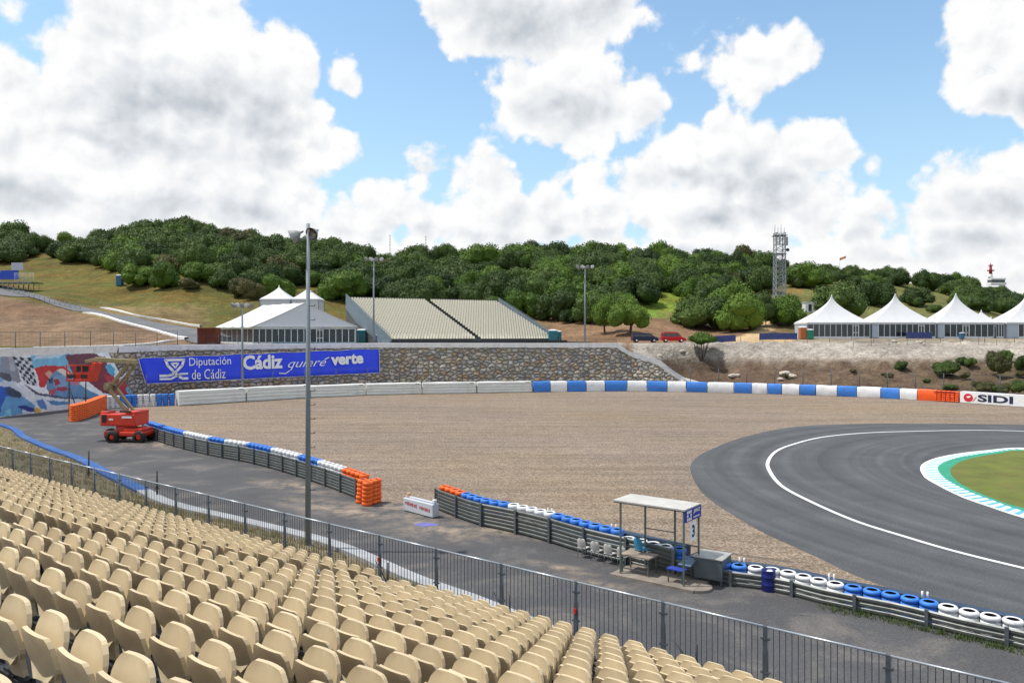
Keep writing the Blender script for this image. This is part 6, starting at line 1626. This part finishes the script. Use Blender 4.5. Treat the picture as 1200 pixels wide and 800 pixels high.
def crown_mesh(seed, nl, nleaf, leaf, m, flat=.72, core=True, spread=1.0, hgt=None, rmin=.30, rmax=.46):
    """crown of unit radius about 1, centre height ~.75; leaf-sized faces over many uneven lobes"""
    r_ = np.random.default_rng(seed); lobes = []
    lobes.append((np.array([0,0,.62]), .58))
    for i in range(nl):
        a_ = r_.uniform(0, 2*np.pi); el_ = r_.uniform(-.15, 1)**1.0; d_ = r_.uniform(.45, .80)*spread
        c = np.array([np.cos(a_)*d_*np.sqrt(max(0,1-max(el_,0)**2*.8)), np.sin(a_)*d_*np.sqrt(max(0,1-max(el_,0)**2*.8)), .50+el_*.62*flat]); lobes.append((c, r_.uniform(rmin, rmax)))
    area = np.array([l[1]**2 for l in lobes]); cnt = (area/area.sum()*nleaf).astype(int)
    Vt, Ft = [], []; base = 0
    for (c, rad), k in zip(lobes, cnt):
        d_ = r_.normal(size=(k, 3)); d_ /= np.linalg.norm(d_, axis=1)[:, None]
        d_[:, 2] = np.where(d_[:, 2] < -.35, -d_[:, 2], d_[:, 2])
        rr = rad*(r_.uniform(.72, 1.04, k)+.10*np.sin(d_[:,0]*9+seed)*np.sin(d_[:,1]*8+d_[:,2]*7))
        P_ = c+d_*rr[:, None]*np.array([1, 1, .88])
        nrm = d_*1.0+r_.normal(size=(k, 3))*.42; nrm /= np.linalg.norm(nrm, axis=1)[:, None]
        u_ = np.cross(nrm, r_.normal(size=(k, 3))); u_ /= np.linalg.norm(u_, axis=1)[:, None]; w_ = np.cross(nrm, u_)
        s_ = leaf*r_.uniform(.6, 1.35, k)[:, None]
        q = np.stack([P_-u_*s_-w_*s_*.6, P_+u_*s_-w_*s_*.7, P_+u_*s_*.7+w_*s_*.8, P_-u_*s_*.8+w_*s_*.6], 1)
        Vt.append(q.reshape(-1, 3)); Ft.append(np.arange(k*4).reshape(k, 4)+base); base += k*4
    Vt = np.concatenate(Vt); Ft = np.concatenate(Ft).tolist()
    if core:
        for (c, rad) in lobes:
            import bmesh as _bm
            bm = _bm.new(); _bm.ops.create_icosphere(bm, subdivisions=2, radius=rad*.80)
            vs_ = np.array([v.co[:] for v in bm.verts]); vs_ = vs_*(1+.12*np.sin(vs_*17+seed).sum(1)[:, None]/2)*np.array([1,1,.85])+c
            fs__ = [[v.index+base for v in f.verts] for f in bm.faces]; bm.free()
            Vt = np.concatenate([Vt, vs_]); Ft += fs__; base += len(vs_)
    me_ = bpy.data.meshes.new('crown'); me_.from_pydata(Vt.tolist(), [], Ft); me_.materials.append(m); me_.update(); return me_
def trunk_mesh(seed, limbs=5, h=.62, r0=.055, low=.18):
    q = random.Random(seed); b = MB(); lean = V(q.uniform(-.06,.06), q.uniform(-.06,.06), low)
    b.tube((0,0,-.12), lean, r0*1.25, 8, r0, cap=False)
    for i in range(limbs):
        a_ = 2*math.pi*i/limbs+q.uniform(-.4,.4); e1 = lean+V(math.cos(a_)*.16, math.sin(a_)*.16, h*.35); e2 = e1+V(math.cos(a_)*.28, math.sin(a_)*.28, h*.42)
        b.tube(lean, e1, r0*.62, 6, r0*.42, cap=False); b.tube(e1, e2, r0*.42, 5, r0*.15, cap=False)
    return b.mesh('trunk', bark)
OAK = [crown_mesh(i, 12, 4600, .030, oak_m, rmin=.34, rmax=.50) for i in range(7)]
LUSH = [crown_mesh(30+i, 12, 4600, .030, lush_m, flat=.8, rmin=.34, rmax=.50) for i in range(4)]
OLV = [crown_mesh(50+i, 11, 3800, .030, olive_m, flat=.8) for i in range(2)]
TRK = [trunk_mesh(i) for i in range(4)]
tr_ = random.Random(11)
def tree(p, rad, hs_, kind, label, group=None, name='tree', trunk=None):
    r = thing(name, label, 'tree', tuple(p), tr_.uniform(0, 6.28), group)
    cm = tr_.choice({'oak': OAK, 'lush': LUSH, 'olive': OLV}[kind])
    o = bpy.data.objects.new('crown', cm); COL.objects.link(o); o.parent = r; o.scale = (rad*tr_.uniform(.86,1.16), rad*tr_.uniform(.86,1.16), rad*hs_*tr_.uniform(.88,1.12)); o.rotation_euler = (tr_.uniform(-.12,.12), tr_.uniform(-.12,.12), 0)
    t = bpy.data.objects.new('trunk', trunk or tr_.choice(TRK)); COL.objects.link(t); t.parent = r; t.scale = (rad, rad, rad*hs_)
    return r
# individually recognisable trees and bushes: px, base py, radius px, height scale, kind, label
SPEC = [
 (161,336,16.5,1.25,'lush','bright green round bush right of the blue portable toilet'),
 (190,339,17,1.2,'lush','bright green round bush, second right of the blue portable toilet'),
 (221,339,12,.9,'olive','small brownish bush beside the bright green pair on the grass'),
 (232,330,15,1.1,'lush','pale green bush between the brownish bush and the marquee slope'),
 (262,338,14,1.15,'oak','dark round tree on the grass above the left end of the marquee'),
 (278,348,15,1.2,'olive','brownish green tree left of the feathery pale tree'),
 (294,352,13,1.5,'olive','feathery pale brown tree behind the marquee roof'),
 (318,346,17,1.2,'lush','bright green tree right behind the small white tents'),
 (405,352,24,1.1,'lush','large round light green tree left of the grandstand top'),
 (612,372,20,1.3,'lush','bright green tree at the upper right end of the pale grandstand'),
 (665,378,8,1.3,'oak','small dark sapling right of the pale grandstand'),
 (709,391,15,1.5,'lush','small lollipop tree left of the larger one behind the parked cars'),
 (738,392,21,1.15,'lush','lollipop tree with a dense round crown behind the dark blue car'),
 (818,384,24,1.2,'oak','dark round tree at the left end of the clump behind the red van'),
 (842,386,22,1.2,'oak','dark round tree in the middle front of the clump behind the red van'),
 (862,389,26,1.3,'lush','green round tree at the front right of the clump behind the red van'),
 (886,384,18,1.6,'oak','tall dark tree at the right end of the clump by the sandy track'),
 (852,368,24,1.2,'lush','light green tree crowning the clump behind the red van'),
 (808,350,18,1.1,'lush','bright green tree above the open grass gap'),
 (832,352,18,1.1,'oak','dark tree beside the bright one above the open grass gap'),
 (925,382,21,1.35,'lush','green round tree between the white van and the first pagoda tent'),
 (985,372,26,1.1,'oak','dark spreading tree behind the first pagoda tent'),
 (950,338,19,1.15,'lush','round light green tree right of the lattice mast'),
 (934,337,12,1.2,'oak','dark tree close behind the lattice mast'),
 (1025,358,20,1.15,'oak','round dark tree on the grass behind the second pagoda tent'),
 (1075,358,17,1.1,'oak','round dark tree on the grass right of the second pagoda peak'),
 (1096,366,7,1.0,'oak','tiny bush on the brown slope near the third pagoda tent'),
 (1010,325,9,1.1,'oak','small ridge tree above the second pagoda tent'),
]
spec_pts = []
for (px, py, rp_, hs_, kd_, lab) in SPEC:
    p = hit(px, py, 150); rad = rp_*p.y/F*1.27
    tree(p-V(0,0,(.25 if 'lollipop' not in lab else -.12)*rad), rad, hs_, kd_, lab, name='tree' if rp_ > 9 else 'bush'); spec_pts.append((p.x, p.y, rad))
# woodland: lower edge of the forest in photo rows
FL = [(-60,308),(0,308),(27,307),(38,298),(74,298),(85,311),(135,314),(150,326),(250,326),(256,333),(300,346),(337,335),(364,335),(382,340),(431,346),(440,362),(650,372),(652,381),(700,382),(757,367),(766,362),(768,330),(800,330),(803,348),(893,344),(900,338),(930,334),(960,335),(1000,335),(1060,338),(1085,342),(1110,345),(1125,362),(1160,368),(1200,372),(1290,372)]
cand = []
Yr = 166.0
while Yr < 318:
    stp = 7.8 if Yr < 250 else 8.4
    X0 = -.78*Yr; X1 = .78*Yr; x = X0+tr_.uniform(0, stp)
    while x < X1:
        X_, Y_ = x+tr_.uniform(-2.2,2.2), Yr+tr_.uniform(-2.2,2.2); px = pxof(X_, Y_)
        if -70 < px < 1270:
            z_ = h1(px, Y_); py = HY-(z_-HC)/Y_*F
            if py < float(ip(px, FL)) and not any((X_-a)**2+(Y_-c)**2 < (r_*.8)**2 for a, c, r_ in spec_pts):
                rad = tr_.uniform(4.2, 7.2)*(1 if px < 900 else .74)
                cand.append((Y_, X_, z_, rad, px, py))
        x += stp*tr_.uniform(.85, 1.2)
    Yr += stp*.92
cand.sort(key=lambda c: c[0])
# estimate how much of each crown shows: highest line already covered per column
cover = {}
scored = []
for c in cand:
    Y_, X_, z_, rad, px, py = c; top = HY-(z_+rad*1.35-HC)/Y_*F; cols_ = range(int((px-rad/Y_*F*.7)//6), int((px+rad/Y_*F*.7)//6)+1); s_ = 0
    for k in cols_:
        cv = cover.get(k, 999.0); s_ += max(0, min(cv, py)-top)
        cover[k] = min(cv, top)
    scored.append((s_, c))
print('forest candidates', len(cand), 'hidden', sum(1 for s_, _ in scored if s_ <= 2))
shown = sorted([q for q in scored if q[0] > 2], key=lambda q: -q[0]); ind = shown[:262]; mass = [q for q in shown[262:]]
def region(px):
    return ('on the left-hand ridge above the grass slope' if px < 250 else 'on the slope above the white marquee' if px < 430 else 'on the hill behind the pale grandstand' if px < 700 else 'on the hill above the parked cars' if px < 900 else 'on the ridge behind the pagoda tents')
shade = {'oak': 'dark evergreen', 'lush': 'lighter green', 'olive': 'brownish green'}
for s_, (Y_, X_, z_, rad, px, py) in ind:
    u_ = tr_.random(); light = .34 if 560 < px < 930 and py < 345 else .12
    kd_ = 'lush' if u_ < light else ('olive' if u_ > .96 else 'oak')
    tree(V(X_, Y_, z_-rad*.28), rad, tr_.uniform(.95, 1.3), kd_, '%s tree in the wood %s' % (shade[kd_], region(px)), 'woodland trees '+region(px))
pl = [[], [], []]
for s_, (Y_, X_, z_, rad, px, py) in mass:
    pl[tr_.randrange(3)].append(Matrix.Translation((X_, Y_, z_-rad*.28)) @ Matrix.Rotation(tr_.uniform(0,6.28), 4, 'Z') @ Matrix.Diagonal((rad, rad, rad*tr_.uniform(.95,1.25), 1)))
Vs, Fs, bs_ = [], [], 0
for k in range(3):
    me_ = OAK[k]; n = len(me_.vertices); c_ = np.empty(n*3); me_.vertices.foreach_get('co', c_); c_ = c_.reshape(-1,3); fl = [list(p.vertices) for p in me_.polygons]
    for M_ in pl[k]:
        A_ = np.array(M_); Vs.append(c_ @ A_[:3,:3].T+A_[:3,3]); Fs += [[i+bs_ for i in f] for f in fl]; bs_ += n
if Vs:
    me_ = bpy.data.meshes.new('far_woodland'); me_.from_pydata(np.concatenate(Vs).tolist(), [], Fs); me_.materials.append(oak_m); me_.update()
    o = bpy.data.objects.new('far_woodland', me_); COL.objects.link(o); tag(o, 'far mass of dark green woodland filling the ridge behind the nearer trees', 'woodland', kind='stuff')
# multi-stemmed small tree on the earth bank
p = hit(822, 426, 127); r = thing('tree', 'small multi-stemmed umbrella tree growing on the earth bank by the ramp', 'tree', tuple(p)); s_k = p.y/F
b = MB(); 
for (x, y) in ((-1.3,0),(-.7,.4),(0,-.2),(.5,.3),(1.2,0),(.9,-.4)): b.tube((x*.15,y*.15,-.2),(x*.6,y*.6,1.4),.10,6,.08,cap=False); b.tube((x*.6,y*.6,1.4),(x,y,3.0),.08,6,.05,cap=False)
b.build('trunk', bark, r, off=(0,0,0))
cm = crown_mesh(77, 14, 2600, .036, lush_m, flat=.22, rmin=.20, rmax=.32); o = bpy.data.objects.new('crown', cm); COL.objects.link(o); o.parent = r; o.scale = (3.3,2.8,2.4); o.location = (0,0,2.2)
# bushes on the earth bank to the right
BU = [(1057,434,6,.9,'oak','small dark clipped bush on the pale upper bank, leftmost of its kind'),(1108,441,12.5,.75,'oak','wide flat-topped green bush on the bank above the orange blocks'),
 (1126,428,5,.9,'oak','small dark bush high on the bank, right of the wide flat-topped one'),(1138,434,5.5,1.0,'oak','small round dark bush between the flat-topped bush and the rusty one'),
 (1165,440,12,1.05,'olive','large round rusty-topped bush on the bank above the sponsor board'),(1178,426,7,.9,'oak','dark bush high on the bank behind the rusty round one'),
 (1177,434,4,.9,'oak','small dark bush tucked right of the rusty round one'),(1132,447,5,.8,'olive','low scrubby bush below the small round dark bush'),
 (1152,459,10,.7,'olive','rusty scrub bush directly above the SIDI lettering'),(1169,461,4.5,.9,'oak','small dark bush low on the bank above the sponsor board'),
 (1178,462,7,.9,'olive','dry brownish bush low on the bank right of the small dark one'),(1194,462,7,1.0,'oak','dark bush low on the bank at the frame edge'),
 (1199,434,7,1.0,'oak','dark round bush high on the bank at the frame edge'),(1196,443,5,.8,'olive','reddish scrub below the dark round bush at the frame edge'),
 (1114,458,7,.5,'oak','low spreading green weed bush just behind the narrow orange stacks'),(1000,437,4,.5,'olive','low dry tuft on the bank above the blue and white blocks'),
 (1040,442,7,.4,'olive','low olive scrub along the bank between the pale cut and the tyre wall'),(1085,447,5,.4,'oak','low green scrub left of the wide flat-topped bush'),(920,443,6,.35,'olive','faint low scrub on the brown bank above the white block')]
for (px, py, rp_, hs_, kd_, lab) in BU:
    Y0_ = float(ip(px, YS))+1.5; p = hit(px, py, Y0_); rad = rp_*p.y/F*1.35
    t = tree(p-V(0,0,.15*rad), rad, hs_*1.35, kd_, lab, name='bush'); t['category'] = 'bush'
    for c in list(t.children):
        if c.name.startswith('trunk'): c.scale = (rad*.8, rad*.8, rad*hs_*.5)
rut_m = mat('churned_gravel', (.125,.098,.078), .95, 0, .35, 6, bump=.6, bscale=12)
for i, (o_, px0, px1, w_) in enumerate([(2.1, 560, 985, .16), (2.75, 640, 970, .20), (3.9, 520, 930, .14)]):
    P_ = [p for p in resample(offset(AP2s, o_), step=.7) if px0 < pxof(p.x, p.y) < px1]
    if len(P_) > 3:
        P_ = [p+V(0, .10*math.sin(k*.35+i), 0) for k, p in enumerate(P_)]
        strip_obj('tyre_rut_ground', offset(P_, w_), offset(P_, -w_), .0035, rut_m)
P_ = [p for p in resample(offset(AP1s, 1.9), step=.7) if 240 < pxof(p.x, p.y) < 425]; strip_obj('tyre_rut_ground', offset(P_, .15), offset(P_, -.15), .0035, rut_m)
# pale boulders on the bank
rock_m = mat('pale_boulder_stone', (.42,.38,.32), .9, 0, .2, 3, bump=.4, bscale=6)
for i, (px, py, w_) in enumerate([(858,444,1.1),(864,441,.9),(920,440,1.6),(928,443,1.2),(914,446,.9),(773,418,.9),(800,415,1.0),(758,421,.7),(1077,402,1.0),(1048,401,.8)]):
    p = hit(px, py, float(ip(px, YS))+1.5); import bmesh as _bm
    bm = _bm.new(); _bm.ops.create_icosphere(bm, subdivisions=2, radius=w_*.6)
    for v in bm.verts: v.co *= 1+.28*math.sin(v.co.x*5+i)*math.cos(v.co.y*6+i*2); v.co.z *= .55
    me_ = bpy.data.meshes.new('boulder'); bm.to_mesh(me_); bm.free(); me_.materials.append(rock_m); o = bpy.data.objects.new('boulder', me_); COL.objects.link(o); o.location = p+V(0,0,.1)
    tag(o, 'pale boulder on the earth bank, %s counted from the ramp' % ordn(i+1), 'boulder', 'pale boulders on the bank')
# grass tufts on the near bank and weeds under the right crash barrier
def tufts(name, pts, h, m, label, n=6):
    q = random.Random(9); b = MB()
    for p in pts:
        for i in range(n):
            a_ = q.uniform(0,6.28); d_ = V(math.cos(a_), math.sin(a_), 0); o_ = V(q.uniform(-.12,.12), q.uniform(-.12,.12), 0); w_ = V(-d_.y, d_.x, 0)*.012
            hh = h*q.uniform(.5,1.3); b.quad(p+o_-w_, p+o_+w_, p+o_+d_*hh*.5+V(0,0,hh))
    o = b.build(name, m); tag(o, label, 'grass', kind='stuff')
weed_m = mat('weed_green', (.06,.10,.015), .8, 0, .3, 2, trans=.2)
q9 = random.Random(21)
pts = [p+V(q9.uniform(-.2,.2), q9.uniform(-.35,.05), .01) for p in resample(offset(AP2s, -.15), step=.035) if 965 < pxof(p.x, p.y) < 1235]
tufts('barrier_weeds', pts, .14, weed_m, 'green weeds along the foot of the right crash barrier')
dry_m = mat('dry_grass', (.22,.18,.07), .9, 0, .3, 2, trans=.2)
pts = []
for _ in range(4200):
    u_ = q9.random()**.7; i = int(u_*(len(inn)-1)); p = inn[i]; t_ = p.dot(uv); D_ = p.dot(nv); s_ = q9.random()*.9
    g_ = p.lerp(GP(14.0, t_, 0), s_); hgt = 1.75*min(1, s_*(D_-14.0)/5.0) if D_-14 < 9 else 1.75*(s_**.8)
    pts.append(V(g_.x, g_.y, -.02+hgt))
tufts('bank_grass', pts, .22, dry_m, 'dry grass and weeds on the bank behind the railings')
